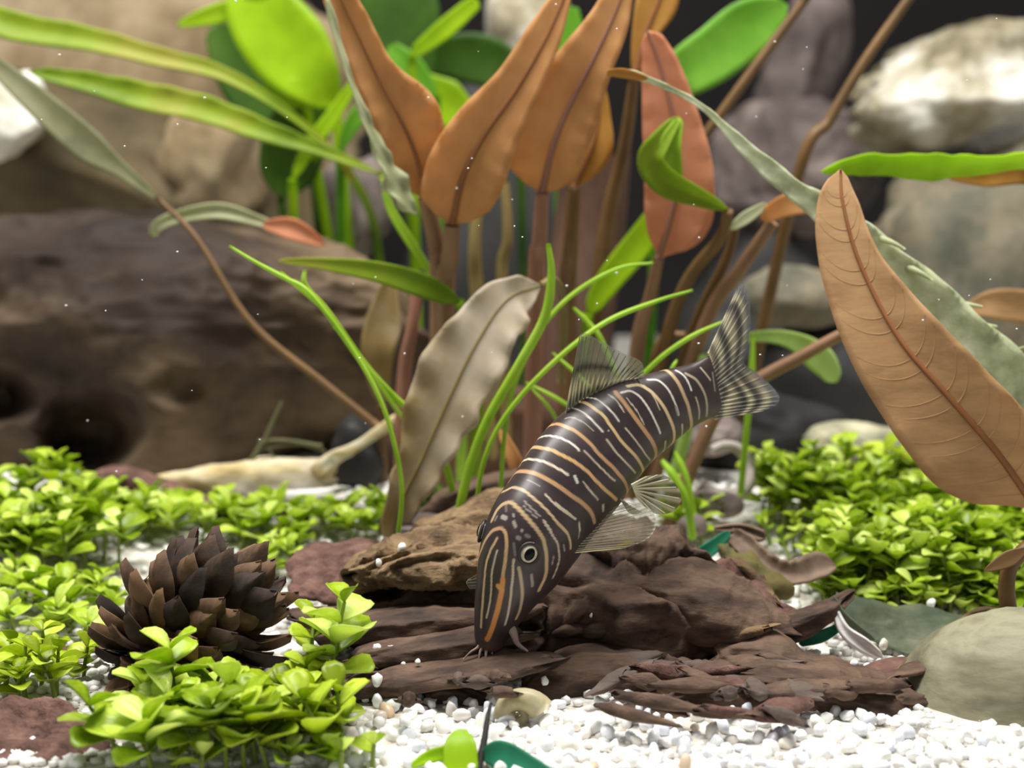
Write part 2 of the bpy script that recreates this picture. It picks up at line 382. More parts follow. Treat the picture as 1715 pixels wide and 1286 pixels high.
dn = np.abs(np.sum(Dv * D0, -1)); ln = np.abs(np.sum(Lv * D0, -1))
bb = hwc / np.sqrt(dn ** 2 + (ar * ln) ** 2); aa = bb * ar
an = np.linspace(0, 2 * np.pi, NV, endpoint=False)
ex = 0.92
cosv = np.sign(np.cos(an)) * np.abs(np.cos(an)) ** ex; sinv = np.sign(np.sin(an)) * np.abs(np.sin(an)) ** ex
FV = C3[:, None] + Dv[:, None] * (bb[:, None] * cosv)[..., None] + Lv[:, None] * (aa[:, None] * sinv)[..., None]
# eye bulge
du = np.gradient(FV, axis=0); dv = np.gradient(np.concatenate([FV[:, -1:], FV, FV[:, :1]], 1), axis=1)[:, 1:-1]
FN = nrm(np.cross(du, dv)); 
if np.mean(np.sum(FN * (FV - C3[:, None]), -1)) < 0: FN = -FN
facing = np.sum(FN * nrm(CAM - FV), -1)
PX = proj(FV)
ok = np.argwhere(facing > 0.05)
kd = kdtree.KDTree(len(ok))
for k, (i, j) in enumerate(ok): kd.insert((PX[i, j, 0], PX[i, j, 1], 0), k)
kd.balance()
kd3 = kdtree.KDTree(len(ok))
for k, (i, j) in enumerate(ok): kd3.insert(FV[i, j], k)
kd3.balance()
def surf(px, py):
    _, k, _ = kd.find((px, py, 0)); return tuple(ok[k])
def c2(pts): return [(x / 1.948 + 760, y / 1.948 + 460) for x, y in pts]
def c3(pts): return [(x / 4.286 + 760, y / 4.286 + 820) for x, y in pts]
TAN, ORA, PAL, WHT, GRY = (182, 156, 118), (180, 140, 100), (182, 168, 146), (206, 200, 190), (140, 132, 124)
stripes = [  # points, full width px, colour
    (c2([(690, 312), (720, 335), (748, 385), (768, 440), (776, 490), (770, 520)]), 6.5, TAN),
    (c2([(585, 362), (610, 360), (652, 388), (690, 440), (714, 490), (720, 530), (710, 568)]), 6.0, (204, 180, 134)),
    (c2([(553, 416), (590, 465), (630, 520), (655, 560), (660, 590), (648, 622)]), 7.5, ORA),
    (c2([(405, 412), (432, 420), (475, 448), (512, 492), (545, 545), (590, 590), (620, 640), (620, 662)]), 5.6, (200, 172, 122)),
    (c2([(315, 492), (340, 488), (390, 506), (440, 545), (480, 590), (530, 640), (560, 680), (573, 722)]), 6.2, ORA),
    (c2([(240, 575), (262, 562), (310, 570), (370, 596), (430, 637), (480, 690), (532, 735)]), 5.8, (198, 158, 106)),
    (c2([(185, 660), (205, 645), (250, 644), (310, 670), (370, 710), (420, 745), (450, 780), (460, 808)]), 7.0, ORA),
    (c2([(125, 800), (140, 765), (170, 742), (195, 745), (225, 778), (255, 812), (285, 850), (300, 890), (303, 940), (298, 985), (278, 1030)]), 6.4, TAN),
    (c2([(175, 702), (200, 692), (232, 706), (280, 745), (320, 790), (345, 815), (375, 845), (382, 892)]), 4.6, (184, 160, 124)),
    (c3([(165, 560), (175, 500), (200, 425), (240, 335), (290, 285), (340, 278), (378, 312), (380, 400), (368, 500), (355, 600), (350, 700), (330, 800), (318, 870)]), 5.6, (188, 150, 108)),
    (c3([(350, 640), (345, 720), (325, 830), (295, 940), (262, 1030), (240, 1075)]), 8.0, (200, 130, 68)),
    (c3([(322, 690), (345, 720)]), 8, (196, 140, 80)),
    (c3([(312, 345), (272, 420), (240, 500), (222, 600), (212, 720), (202, 850), (195, 985)]), 4.4, TAN),
    (c3([(312, 430), (290, 520), (272, 620), (264, 750), (250, 850), (235, 920)]), 3.2, PAL),
    (c3([(430, 500), (425, 620), (415, 740), (395, 860), (368, 970)]), 3.8, PAL),
    (c3([(468, 560), (482, 660), (490, 770), (480, 850), (448, 925)]), 5.2, (170, 150, 120)),
    (c3([(558, 615), (560, 690)]), 4.6, GRY),
    (c3([(640, 215), (680, 290), (740, 390), (760, 470), (752, 540), (715, 630)]), 3.6, PAL),
    (c3([(500, 80), (560, 130), (620, 190)]), 3.0, GRY),
    (c3([(660, 35), (730, 110), (800, 160), (872, 212)]), 3.6, PAL),
    (c3([(900, 235), (905, 290), (895, 350)]), 3.4, GRY), (c3([(790, 395), (792, 440)]), 3, GRY), (c3([(712, 480), (706, 530)]), 3, GRY),
    (c3([(1075, 110), (1075, 150)]), 4, GRY), (c3([(960, 0), (1010, 40), (1035, 75)]), 3.2, PAL),
    (c2([(770, 330), (790, 340), (815, 375), (828, 420), (824, 460)]), 4.4, (164, 150, 128)), (c2([(806, 302), (836, 342)]), 3.0, PAL),
    (c2([(725, 312), (748, 325), (765, 352), (776, 378)]), 3.4, WHT), (c2([(645, 342), (665, 343), (702, 375), (722, 420), (732, 458)]), 3.6, WHT),
    (c2([(620, 360), (650, 395), (672, 440)]), 2.4, PAL), (c2([(560, 382), (580, 378), (612, 405), (645, 455), (674, 516)]), 4.0, WHT),
    (c2([(565, 402), (595, 440), (620, 488)]), 2.6, PAL), (c2([(435, 402), (460, 402), (495, 428), (525, 458), (540, 478)]), 3.4, WHT),
    (c2([(505, 392), (530, 410), (555, 450)]), 3.0, PAL),
    (c2([(370, 438), (390, 435), (432, 458), (486, 512)]), 3.6, WHT), (c2([(365, 468), (380, 464), (420, 480), (456, 508)]), 2.8, GRY),
    (c2([(500, 540), (542, 592), (592, 645)]), 3.6, PAL), (c2([(560, 500), (602, 555), (640, 604)]), 3.2, PAL), (c2([(425, 575), (462, 612), (502, 652), (527, 674)]), 3.4, PAL),
    (c2([(285, 530), (305, 524), (352, 535), (398, 558), (406, 574)]), 3.8, WHT), (c2([(215, 612), (232, 604), (285, 607), (332, 627), (375, 652)]), 4.2, (210, 196, 172)),
    (c2([(420, 675), (450, 710), (470, 732)]), 3.2, PAL), (c2([(330, 745), (372, 775), (396, 795)]), 3.2, PAL), (c2([(240, 668), (282, 690)]), 2.6, GRY),
    (c2([(690, 545), (684, 585)]), 3.4, PAL), (c2([(746, 488), (742, 528)]), 3.4, PAL), (c2([(790, 400), (802, 440), (800, 470)]), 2.8, PAL), (c2([(228, 755), (272, 792)]), 2.4, GRY),
    (c2([(725, 430), (732, 455)]), 4.0, GRY), (c2([(396, 660), (402, 675)]), 5, WHT), (c2([(486, 752), (488, 768)]), 4.5, PAL), (c2([(296, 800), (318, 840)]), 3, PAL),
    (c2([(410, 815), (412, 835)]), 4, PAL), (c2([(845, 320), (852, 380)]), 2.5, GRY),
    (c3([(345, 200), (375, 200)]), 6.5, (160, 150, 138)), (c3([(425, 235), (438, 265)]), 5.5, (150, 140, 128)), (c3([(425, 175), (428, 195)]), 4, GRY), (c3([(455, 345), (475, 345)]), 6, (130, 122, 116)),
    (c3([(515, 330), (545, 340)]), 5, (120, 112, 108)), (c3([(430, 385), (440, 470)]), 4, (110, 104, 102)), (c3([(490, 285), (492, 300)]), 4, GRY), (c3([(310, 185), (300, 215)]), 4, (120, 112, 106)),
    (c3([(375, 110), (378, 150)]), 3.5, (110, 102, 98)),
]
COLF = np.tile(BASE, (NU, NV, 1)).reshape(-1, 3); FVf = FV.reshape(-1, 3)
nz = fbm(FVf * 5, 3, 5)[:, None]
COLF = COLF * (1 + 0.14 * nz)
# paler belly
belly = np.clip((-cosv - 0.55) / 0.4, 0, 1)[None, :] * np.clip(np.linspace(0, 1, NU) / 0.15, 0, 1)[:, None]
COLF = COLF + (np.array([120, 106, 88.]) - COLF) * (belly.reshape(-1, 1) * 0.6)
rgw = np.random.RandomState(3)
for pts, w, col in stripes:
    if len(pts) >= 5 and pts[0][1] < 860: pts = [(pts[0][0] + (pts[0][0] - pts[1][0]) * 0.7, pts[0][1] + (pts[0][1] - pts[1][1]) * 0.7)] + pts
    q = spline(np.array(pts, float), max(4, int(np.linalg.norm(np.diff(np.array(pts, float), axis=0), axis=1).sum() / 5)))
    q = q + spline(rgw.normal(0, 0.35, (max(2, len(pts)), 2)), len(q))
    idx = [surf(x, y) for x, y in q]
    Q = np.array([FV[i, j] for i, j in idx]); 
    for _ in range(4): Q[1:-1] = (Q[:-2] + 2 * Q[1:-1] + Q[2:]) / 4
    Q = np.array([FV[tuple(ok[kd3.find(p)[1]])] for p in Q]); Q[1:-1] = (Q[:-2] + 2 * Q[1:-1] + Q[2:]) / 4
    Q = spline(Q, len(Q) * 8); hw_ = 1.15 * w * Q[:, 1].mean() / F / 2
    lo, hi = Q.min(0) - 0.15, Q.max(0) + 0.15
    sel = np.where(np.all((FVf > lo) & (FVf < hi), axis=1))[0]
    d2 = np.full(len(sel), 1e9)
    for c0 in range(0, len(Q), 24):
        d2 = np.minimum(d2, ((FVf[sel][:, None] - Q[None, c0:c0 + 24]) ** 2).sum(-1).min(1))
    d = np.sqrt(d2); k = np.clip((hw_ * 1.25 - d) / (hw_ * 0.5), 0, 1)[:, None]
    COLF[sel] = COLF[sel] * (1 - k) + np.array(col, float) * k
lip = np.clip(1 - np.linspace(0, 1, NU) / 0.13, 0, 1)[:, None, None] * np.ones((1, NV, 1))
COLF = COLF + (np.array([150, 116, 92.]) - COLF) * (lip.reshape(-1, 1) * 0.75)
COLG = COLF.reshape(NU, NV, 3)
mir = COLG[:, (-np.arange(NV)) % NV]
COLG = np.where((facing < 0.02)[..., None], mir, COLG)
def mat_attr(name, rough=0.35, spec=0.5, alpha=None, trans=0.0):
    T = NT(name); a = T.n('ShaderNodeAttribute', attribute_name='pattern')
    p = T.n('ShaderNodeBsdfPrincipled'); T.l(a.outputs['Color'], p.inputs['Base Color'])
    p.inputs['Roughness'].default_value = rough; p.inputs['Specular IOR Level'].default_value = spec
    s = p.outputs[0]
    if trans:
        tr = T.n('ShaderNodeBsdfTranslucent'); T.l(a.outputs['Color'], tr.inputs[0])
        mx = T.n('ShaderNodeMixShader'); mx.inputs[0].default_value = trans; T.l(s, mx.inputs[1]); T.l(tr.outputs[0], mx.inputs[2]); s = mx.outputs[0]
    if alpha:
        tp = T.n('ShaderNodeBsdfTransparent'); mx = T.n('ShaderNodeMixShader'); T.l(a.outputs['Alpha'], mx.inputs[0]); T.l(tp.outputs[0], mx.inputs[1]); T.l(s, mx.inputs[2]); s = mx.outputs[0]
    T.l(s, T.out.inputs[0]); return T.m
def set_pattern(o, rgb, alpha=None):
    rgb = np.clip(np.asarray(rgb, float).reshape(-1, 3) / 255, 0, 1)
    l = np.where(rgb <= 0.04045, rgb / 12.92, ((rgb + 0.055) / 1.055) ** 2.4)
    a = np.ones((len(l), 1)) if alpha is None else np.asarray(alpha, float).reshape(-1, 1)
    at_ = o.data.color_attributes.new('pattern', 'FLOAT_COLOR', 'POINT')
    at_.data.foreach_set('color', np.hstack([l, a]).astype(np.float32).ravel())
M['fish'] = mat_attr('fish_skin', 0.38, 0.4)
M['fin'] = mat_attr('fin_membrane', 0.4, 0.4, alpha=True, trans=0.35)
fish = thing('zebra_loach', at(820, 1095, 17.5), 'dark loach with thin tan and white stripes nosing down into the bark', 'fish')
Fc = gridfaces(NU, NV, True).tolist() + [list(range(NV)), [(NU - 1) * NV + k for k in range(NV)][::-1]]
body = mk('body', FVf, Fc, M['fish'], fish); set_pattern(body, COLG)
# eyes
M['iris'] = mat_solid('fish_iris', [(150, 140, 118), (206, 198, 172)], 9, 0.25, 0.0, spec=0.6)
M['pupil'] = mat_solid('fish_pupil', [(4, 4, 5), (8, 8, 9)], 1, 0.3, 0.0, spec=0.15)
M['lid'] = mat_solid('fish_eye_rim', [(40, 34, 34), (58, 48, 46)], 3, 0.4, 0.0)
ei, ej = surf(886, 926)
for jj in (ej, (-ej) % NV):
    p, nn = FV[ei, jj], FN[ei, jj]
    Vs, Fs = ICO[3]
    tdir = T3[ei]; ax3 = nrm(np.cross(nn, tdir)); tt = np.cross(ax3, nn)
    Bm = np.stack([tt, ax3, nn], 1)
    e = mk('eye', (Vs * np.array([0.125, 0.115, 0.07])) @ Bm.T + p + nn * 0.0, Fs, M['iris'], fish)
    e['label'] = 'cream ringed eye'
    mk('pupil', (Vs * np.array([0.085, 0.066, 0.03])) @ Bm.T + p + nn * 0.052, Fs, M['pupil'], e)
    a_ = np.linspace(0, 2 * np.pi, 28, endpoint=False)
    ring = [p + nn * 0.02 + tt * math.cos(x) * 0.135 + ax3 * math.sin(x) * 0.125 for x in np.append(a_, a_[0])]
    Vt, Ft = tube_mesh(ring, [0.022] * 29, 8); mk('eye_rim', Vt, Ft, M['lid'], e)
# barbels
M['barbel'] = mat_solid('fish_barbel', [(120, 96, 88), (170, 146, 136)], 3, 0.4, 0.0)
for pts, r in (([(806, 1072, 17.45), (800, 1084, 17.38), (788, 1092, 17.33), (776, 1104, 17.3)], 0.026), ([(810, 1080, 17.42), (804, 1092, 17.35), (802, 1108, 17.3)], 0.026),
               ([(816, 1082, 17.42), (814, 1096, 17.32), (815, 1112, 17.28)], 0.028), ([(820, 1080, 17.44), (824, 1094, 17.38), (821, 1106, 17.34)], 0.022)):
    tube('barbel', pts, r, 0.008, M['barbel'], fish, n=14, sides=7)
tube('barbel', [(848, 1038, 17.45), (860, 1060, 17.4), (867, 1078, 17.38), (884, 1091, 17.36)], 0.075, 0.015, M['barbel'], fish, n=18, sides=8)
# fins
def fin(name, base, outer, rays, colfn, raycol, rr=0.012, bow=0.0, wav=0.02):
    nb, no, ns = len(base), 60, 26
    b = spline(np.array(base, float), no); o = spline(np.array(outer, float), no)
    s = np.linspace(0, 1, ns)
    P = b[:, None] * (1 - s)[None, :, None] + o[:, None] * s[None, :, None]
    mid = nrm((b + o).mean(0) - CAM)
    P = P + mid * (bow * np.sin(s * np.pi)[None, :, None]) + mid * (wav * np.sin(np.arange(no) * 2 * np.pi / no * rays)[:, None, None] * s[None, :, None] * 0.3)
    f = mk(name, P.reshape(-1, 3), gridfaces(no, ns), M['fin'], fish)
    r, sg = np.meshgrid(np.linspace(0, 1, no), s, indexing='ij')
    c, al = colfn(r, sg); set_pattern(f, c, al)
    Vs, Fs, Cs, off = [], [], [], 0
    for k in range(rays):
        i = int(round(k * (no - 1) / (rays - 1))); line = P[i][:-1] + nrm(CAM - P[i][:-1]) * 0.008
        Vt, Ft = tube_mesh(line, np.linspace(rr, rr * 0.35, len(line)), 5)
        Vs.append(Vt); Fs += [[x + off for x in q] for q in Ft]; off += len(Vt)
        Cs.append(np.repeat(raycol(np.full(len(line), k / (rays - 1)), s[:-1]), 5, axis=0))
    fr = mk('fin_rays', np.vstack(Vs), Fs, M['fish'], f); set_pattern(fr, np.vstack(Cs)); fr['kind'] = 'stuff'
    return f
def lerp3(k, a, b): return np.asarray(a, float) * (1 - k[..., None]) + np.asarray(b, float) * k[..., None]
sst = lambda x, a, b: np.clip((x - a) / (b - a), 0, 1)
# dorsal
ridge_px = PX[:, 0]; 
def ridge_at(px, py): return FV[np.argmin(((ridge_px - np.array([px, py])) ** 2).sum(1)), 0]
db = [ridge_at(*p) - Dv[300] * 0.02 for p in ((950, 694), (985, 672), (1022, 657), (1062, 644))]
do = [at(958, 640, 18.1), at(973, 560, 17.95), at(990, 560, 18.0), at(1030, 584, 18.2), at(1068, 602, 18.4), at(1081, 632, 18.6)]
do = [at(972, 558, 17.95), at(984, 559, 17.98), at(1012, 574, 18.1), at(1045, 592, 18.25), at(1074, 606, 18.4), at(1080, 632, 18.6)]
def dors(r, s):
    c = lerp3(sst(s, 0.1, 0.6), (118, 114, 88), (124, 126, 106))
    bl = np.exp(-((s - 0.52 - 0.1 * r) / 0.06) ** 2) * (r < 0.55) + np.exp(-((s - 0.12) / 0.08) ** 2)
    c = c * (1 - 0.6 * np.clip(bl, 0, 1))[..., None]
    return c, np.clip(0.62 - 0.12 * s + 0.3 * np.clip(bl, 0, 1), 0, 0.95)
def dors_ray(r, s):
    k = np.clip(np.exp(-((s - 0.28 + 0.1 * (r > 0.5)) / 0.14) ** 2), 0, 1)
    c = lerp3(k, (112, 110, 92), (206, 198, 160)); d = np.exp(-((s - 0.52 - 0.1 * r) / 0.06) ** 2)
    return c * (1 - 0.55 * d)[..., None]
fin('dorsal_fin', db, do, 17, dors, dors_ray, 0.016)
# tail
tb = [at(1186, 592, 19.4), at(1192, 612, 19.42), at(1196, 646, 19.44), at(1198, 676, 19.42), at(1196, 702, 19.4)]
to = [at(1237, 480, 19.9), at(1246, 478, 19.92), at(1255, 500, 19.9), at(1257, 545, 19.85), at(1252, 580, 19.8), at(1246, 606, 19.7), at(1264, 622, 19.7), at(1290, 644, 19.7), at(1305, 664, 19.65), at(1300, 678, 19.6), at(1282, 687, 19.55)]
def tail(r, s):
    nzt = vnoise(np.stack([r * 6, s * 4, r * 0], -1), 4); band = 0.5 + 0.5 * np.cos(s * 2 * np.pi * 3.4 + 0.6 + np.sin(r * 9) * 0.7 + nzt * 1.6)
    c = lerp3(np.clip(band * 1.2 - 0.1, 0, 1), (70, 67, 62), (170, 162, 136))
    c = lerp3(sst(s, 0.82, 0.97), c, (118, 118, 122)); c = lerp3(sst(s, 0.14, 0.0), c, (150, 138, 106))
    mid = np.exp(-((r - 0.5) / 0.13) ** 2); c = lerp3(mid * 0.7, c, (88, 84, 78))
    return c, np.clip(0.93 - 0.25 * sst(s, 0.7, 1), 0, 1)
def tail_ray(r, s):
    c, _ = tail(r, s); return np.clip(c * 1.16, 0, 235)
fin('tail_fin', tb, to, 21, tail, tail_ray, 0.014)
# pectoral fin of the near side, and the tip of the far one
pb = [at(957, 926, 17.55), at(975, 908, 17.6), at(1000, 882, 17.75), at(1026, 852, 17.95)]
po = [at(1046, 918, 17.4), at(1086, 901, 17.35), at(1099, 876, 17.4), at(1088, 853, 17.5), at(1052, 841, 17.75)]
def pect(r, s):
    c = lerp3(sst(r, 0.16, 0.0), np.broadcast_to(np.array([128, 126, 106.]), r.shape + (3,)), (196, 186, 140))
    y = np.exp(-((r - 0.16) / 0.06) ** 2 - ((s - 0.75) / 0.12) ** 2); c = lerp3(y, c, (214, 180, 60))
    c = lerp3(sst(s, 0.94, 1.0), c, (200, 196, 176))
    al = 0.34 + 0.5 * sst(r, 0.1, 0.0) + 0.5 * y + 0.35 * sst(s, 0.94, 1) + 0.12 * np.sin(r * 30) ** 2 * s
    return c, np.clip(al, 0, 0.95)
fin('pectoral_fin', pb, po, 15, pect, lambda r, s: lerp3(sst(r, 0.12, 0.0), np.broadcast_to(np.array([122, 120, 102.]), r.shape + (3,)), (206, 196, 150)), 0.006)
fin('pectoral_fin', [at(800, 962, 17.75), at(800, 975, 17.75), at(802, 985, 17.75)], [at(784, 970, 17.9), at(781, 976, 17.9), at(786, 985, 17.9)], 5, pect, lambda r, s: np.broadcast_to(np.array([110, 106, 96.]), r.shape + (3,)), 0.008)
# pelvic fin
vb = [at(1058, 812, 17.95), at(1061, 820, 17.95), at(1066, 830, 17.97)]
vo = [at(1084, 797, 17.9), at(1110, 795, 17.88), at(1132, 811, 17.85), at(1141, 834, 17.85), at(1128, 856, 17.86), at(1100, 861, 17.88), at(1078, 848, 17.92)]
def pelv(r, s):
    k = 0.5 + 0.5 * np.sin(r * 2 * np.pi * 8); c = lerp3(k, (70, 66, 48), (206, 200, 166)); return c, 0.75 + 0.2 * k
fin('pelvic_fin', vb, vo, 9, pelv, lambda r, s: np.broadcast_to(np.array([214, 208, 178.]), r.shape + (3,)), 0.017)
fin('pelvic_fin', [at(1040, 836, 18.1), at(1046, 840, 18.1), at(1052, 846, 18.12)], [at(1052, 858, 18.25), at(1062, 862, 18.25), at(1076, 858, 18.25)], 6, pelv, lambda r, s: np.broadcast_to(np.array([150, 146, 120.]), r.shape + (3,)), 0.012)

# ================================================================== WATER PLANTS
M['crypt'] = mat_leaf('orange_leaf', [(204, 152, 94), (226, 174, 114), (234, 188, 130)], 0.8, 0.5, 0.5, (1, 1, 0.6))
M['crypt2'] = mat_leaf('red_leaf', [(204, 138, 102), (226, 160, 122), (232, 172, 134)], 0.8, 0.5, 0.5)
M['crypt3'] = mat_leaf('amber_leaf', [(170, 124, 54), (200, 150, 70), (210, 162, 84)], 0.8, 0.5, 0.5)
M['big'] = mat_leaf('brown_leaf', [(172, 134, 92), (200, 160, 114), (210, 172, 126)], 1.6, 0.42, 0.55, (0.5, 1, 1.6), bmp=0.5)
M['rib'] = mat_leaf('leaf_rib', [(128, 80, 44), (150, 98, 58)], 1, 0.1, 0.5)
M['rib2'] = mat_leaf('faint_vein', [(176, 134, 90), (192, 150, 104)], 1, 0.2, 0.5)
M['ribr'] = mat_leaf('red_rib', [(136, 92, 76), (156, 110, 90)], 1, 0.1, 0.5)
M['stem'] = mat_leaf('red_stem', [(120, 88, 64), (150, 114, 86)], 1, 0.15, 0.5)
M['stemb'] = mat_leaf('brown_stem', [(92, 68, 38), (124, 92, 54)], 1, 0.15, 0.5)
M['stemo'] = mat_leaf('olive_stem', [(112, 98, 58), (146, 126, 78)], 1, 0.15, 0.5)
M['lime'] = mat_leaf('lime_leaf', [(140, 180, 16), (184, 220, 34), (204, 236, 56)], 0.3, 0.55, 0.4)
M['green'] = mat_leaf('green_leaf', [(80, 140, 30), (116, 178, 48), (150, 206, 80)], 0.4, 0.5, 0.4)
M['dkgreen'] = mat_leaf('dark_green_leaf', [(40, 70, 16), (66, 102, 24), (90, 126, 32)], 0.3, 0.4, 0.5)
M['blade'] = mat_leaf('grass_blade', [(140, 180, 40), (172, 208, 62), (196, 224, 98)], 0.6, 0.45, 0.4)
M['strap'] = mat_leaf('olive_strap', [(112, 148, 20), (160, 182, 44), (190, 178, 84)], 0.3, 0.5, 0.5)
M['pgreen'] = mat_leaf('pale_green_leaf', [(160, 190, 96), (190, 214, 128), (204, 224, 160)], 0.6, 0.5, 0.5)
M['pale'] = mat_leaf('pale_edge', [(160, 164, 118), (186, 190, 148), (200, 204, 166)], 1.2, 0.4, 0.6)
M['greyg'] = mat_leaf('grey_green_leaf', [(168, 176, 136), (204, 210, 170), (226, 230, 204)], 2.6, 0.35, 0.7, bmp=0.8)
M['decay'] = mat_leaf('withered_leaf', [(132, 106, 54), (168, 144, 96), (204, 190, 172), (152, 130, 80)], 0.26, 0.4, 0.7, alpha=0.93, bmp=0.5)
M['film'] = mat_leaf('dull_strap', [(96, 96, 64), (130, 130, 92), (150, 150, 116)], 0.5, 0.4, 0.6)

def root_at(px, Y): p = at(px, 600, Y); p[2] = gz(Y) - 0.1; return p
def petiole(parent, pts, r0, r1, mat, ground=None, name='petiole'):
    P = [at(*p) for p in pts]
    if ground: P = P + [root_at(*ground)]
    V, Fc = tube_mesh(spline(np.array(P), 36), np.linspace(r0, r1, 36), 8); return mk(name, V, Fc, mat, parent)
def bigleaf(parent, mid, wa, wb, mat, ribmat, rr=0.06, **kw):
    l = leaf('leaf', mid, wa, wb, mat, parent, **kw)
    rib(mid, rr * 0.3, rr, ribmat, l, off=0.025); return l

# --- orange leaved plant with two upright leaves in a V
pl = thing('cryptocoryne', root_at(750, 25.0), 'orange plant with two broad upright leaves spread in a V', 'plant')
m1 = [(556, -30, 22.6), (590, 40, 22.7), (628, 120, 22.8), (668, 195, 22.9), (696, 260, 23.1), (712, 330, 23.2)]
bigleaf(pl, m1, [24, 32, 38, 45, 50, 28], [24, 29, 34, 66, 52, 26], M['crypt'], M['rib'], ruffle=0.05, fold=0.18, thick=0.03)
leaf('pale_margin', [(545, -10, 22.5), (572, 90, 22.55), (604, 180, 22.6), (640, 262, 22.7), (668, 320, 22.8), (700, 362, 22.9)], [6, 5, 6, 12, 22, 3], [6, 6, 8, 14, 20, 5], M['pale'], pl, ruffle=0.45, rf=6, jag=0.3, roll=25)
m2 = [(956, -30, 22.8), (916, 60, 22.75), (868, 145, 22.7), (812, 225, 22.7), (776, 295, 22.8), (757, 375, 23.0)]
bigleaf(pl, m2, [14, 34, 42, 58, 64, 56], [6, 24, 36, 58, 68, 48], M['crypt'], M['rib'], ruffle=0.04, fold=0.16, thick=0.03)
petiole(pl, [(712, 330, 23.2), (728, 400, 23.6), (736, 470, 24.2)], 0.13, 0.2, M['stem'], (735, 25))
petiole(pl, [(757, 375, 23.0), (752, 440, 23.6), (745, 500, 24.2)], 0.13, 0.2, M['stem'], (745, 25))
# --- second
pl = thing('cryptocoryne', root_at(890, 25.6), 'orange plant with one lobed upright leaf on a straight red stalk', 'plant')
m3 = [(1050, -30, 23.0), (1022, 40, 23.0), (986, 115, 23.0), (950, 185, 23.1), (925, 250, 23.2), (908, 322, 23.4)]
bigleaf(pl, m3, [26, 38, 58, 72, 76, 56], [12, 30, 38, 54, 54, 40], M['crypt'], M['ribr'], ruffle=0.04, fold=0.14, thick=0.03)
petiole(pl, [(908, 322, 23.4), (904, 400, 23.8), (898, 470, 24.4)], 0.11, 0.17, M['ribr'], (890, 25.6))
pl = thing('cryptocoryne', root_at(960, 27.5), 'amber leaved plant standing behind the lobed orange leaf', 'plant')
m4 = [(1000, 130, 25.2), (1002, 190, 25.2), (990, 250, 25.2), (962, 312, 25.4)]
bigleaf(pl, m4, [30, 40, 50, 16], [10, 20, 34, 10], M['crypt3'], M['rib'])
petiole(pl, [(962, 312, 25.4), (955, 420, 26), (950, 500, 27)], 0.12, 0.2, M['stemb'], (955, 27.5))
m5 = [(1120, -40, 26), (1100, 10, 26), (1080, 60, 26), (1062, 130, 26)]
bigleaf(pl, m5, [30, 36, 22, 6], [24, 32, 20, 6], M['crypt3'], M['rib'])
petiole(pl, [(1062, 130, 26), (1045, 250, 26.6), (1010, 420, 27.2)], 0.1, 0.2, M['stemb'], (975, 27.5))
m5 = [(840, 300, 26.5), (845, 360, 26.5), (835, 430, 26.7)]
petiole(pl, [(845, 300, 27), (850, 400, 27), (840, 480, 27.2)], 0.09, 0.14, M['stemo'], (850, 27.5))
petiole(pl, [(800, 340, 27), (795, 420, 27), (800, 500, 27.2)], 0.11, 0.16, M['stemo'], (830, 27.5))
# --- red leaf e
pl = thing('cryptocoryne', root_at(1060, 26), 'plant with a hanging reddish leaf and a bundle of brown stalks', 'plant')
m6 = [(1084, 52, 24.0), (1106, 110, 24), (1128, 200, 24), (1136, 290, 24), (1122, 370, 24.1), (1103, 432, 24.3)]
bigleaf(pl, m6, [10, 32, 52, 56, 42, 10], [16, 30, 42, 58, 66, 16], M['crypt2'], M['ribr'], ruffle=0.04, thick=0.03, fold=0.14)
petiole(pl, [(1103, 432, 24.3), (1088, 500, 24.8), (1068, 580, 25.4)], 0.1, 0.17, M['stem'], (1050, 26))
lf = leaf('leaf', [(1138, 196, 23.4), (1112, 236, 23.3), (1096, 270, 23.3), (1120, 306, 23.4), (1170, 330, 23.5), (1220, 352, 23.7)], [8, 20, 26, 22, 14, 4], [6, 14, 20, 24, 16, 6], M['strap'], pl, fold=0.6, roll=-15, thick=0.03)
lf['label'] = 'folded yellow green leaf'
leaf('leaf', [(1140, 200, 23.35), (1128, 250, 23.3), (1138, 300, 23.35)], [10, 24, 4], [4, 12, 6], M['blade'], pl, fold=0.3)
petiole(pl, [(1220, 352, 23.7), (1205, 400, 24.2), (1130, 520, 25)], 0.09, 0.14, M['stemb'], (1060, 26))
petiole(pl, [(1232, 380, 24.4), (1214, 440, 24.6), (1160, 560, 25.2)], 0.08, 0.13, M['stemb'], (1075, 26))
petiole(pl, [(1295, 372, 24.0), (1240, 450, 24.3), (1180, 545, 24.8)], 0.11, 0.15, M['stem'], (1085, 26))
lf = leaf('leaf', [(1275, 366, 24), (1320, 342, 23.6), (1375, 340, 23.4)], [10, 20, 16], [12, 18, 20], M['crypt'], pl)
leaf('leaf', [(1285, 342, 23.9), (1250, 366, 23.9), (1222, 384, 23.9)], [6, 12, 5], [5, 9, 5], M['pale'], pl)
petiole(pl, [(1150, 560, 25.5), (1100, 590, 25.6)], 0.08, 0.1, M['stemb'], (1065, 26))

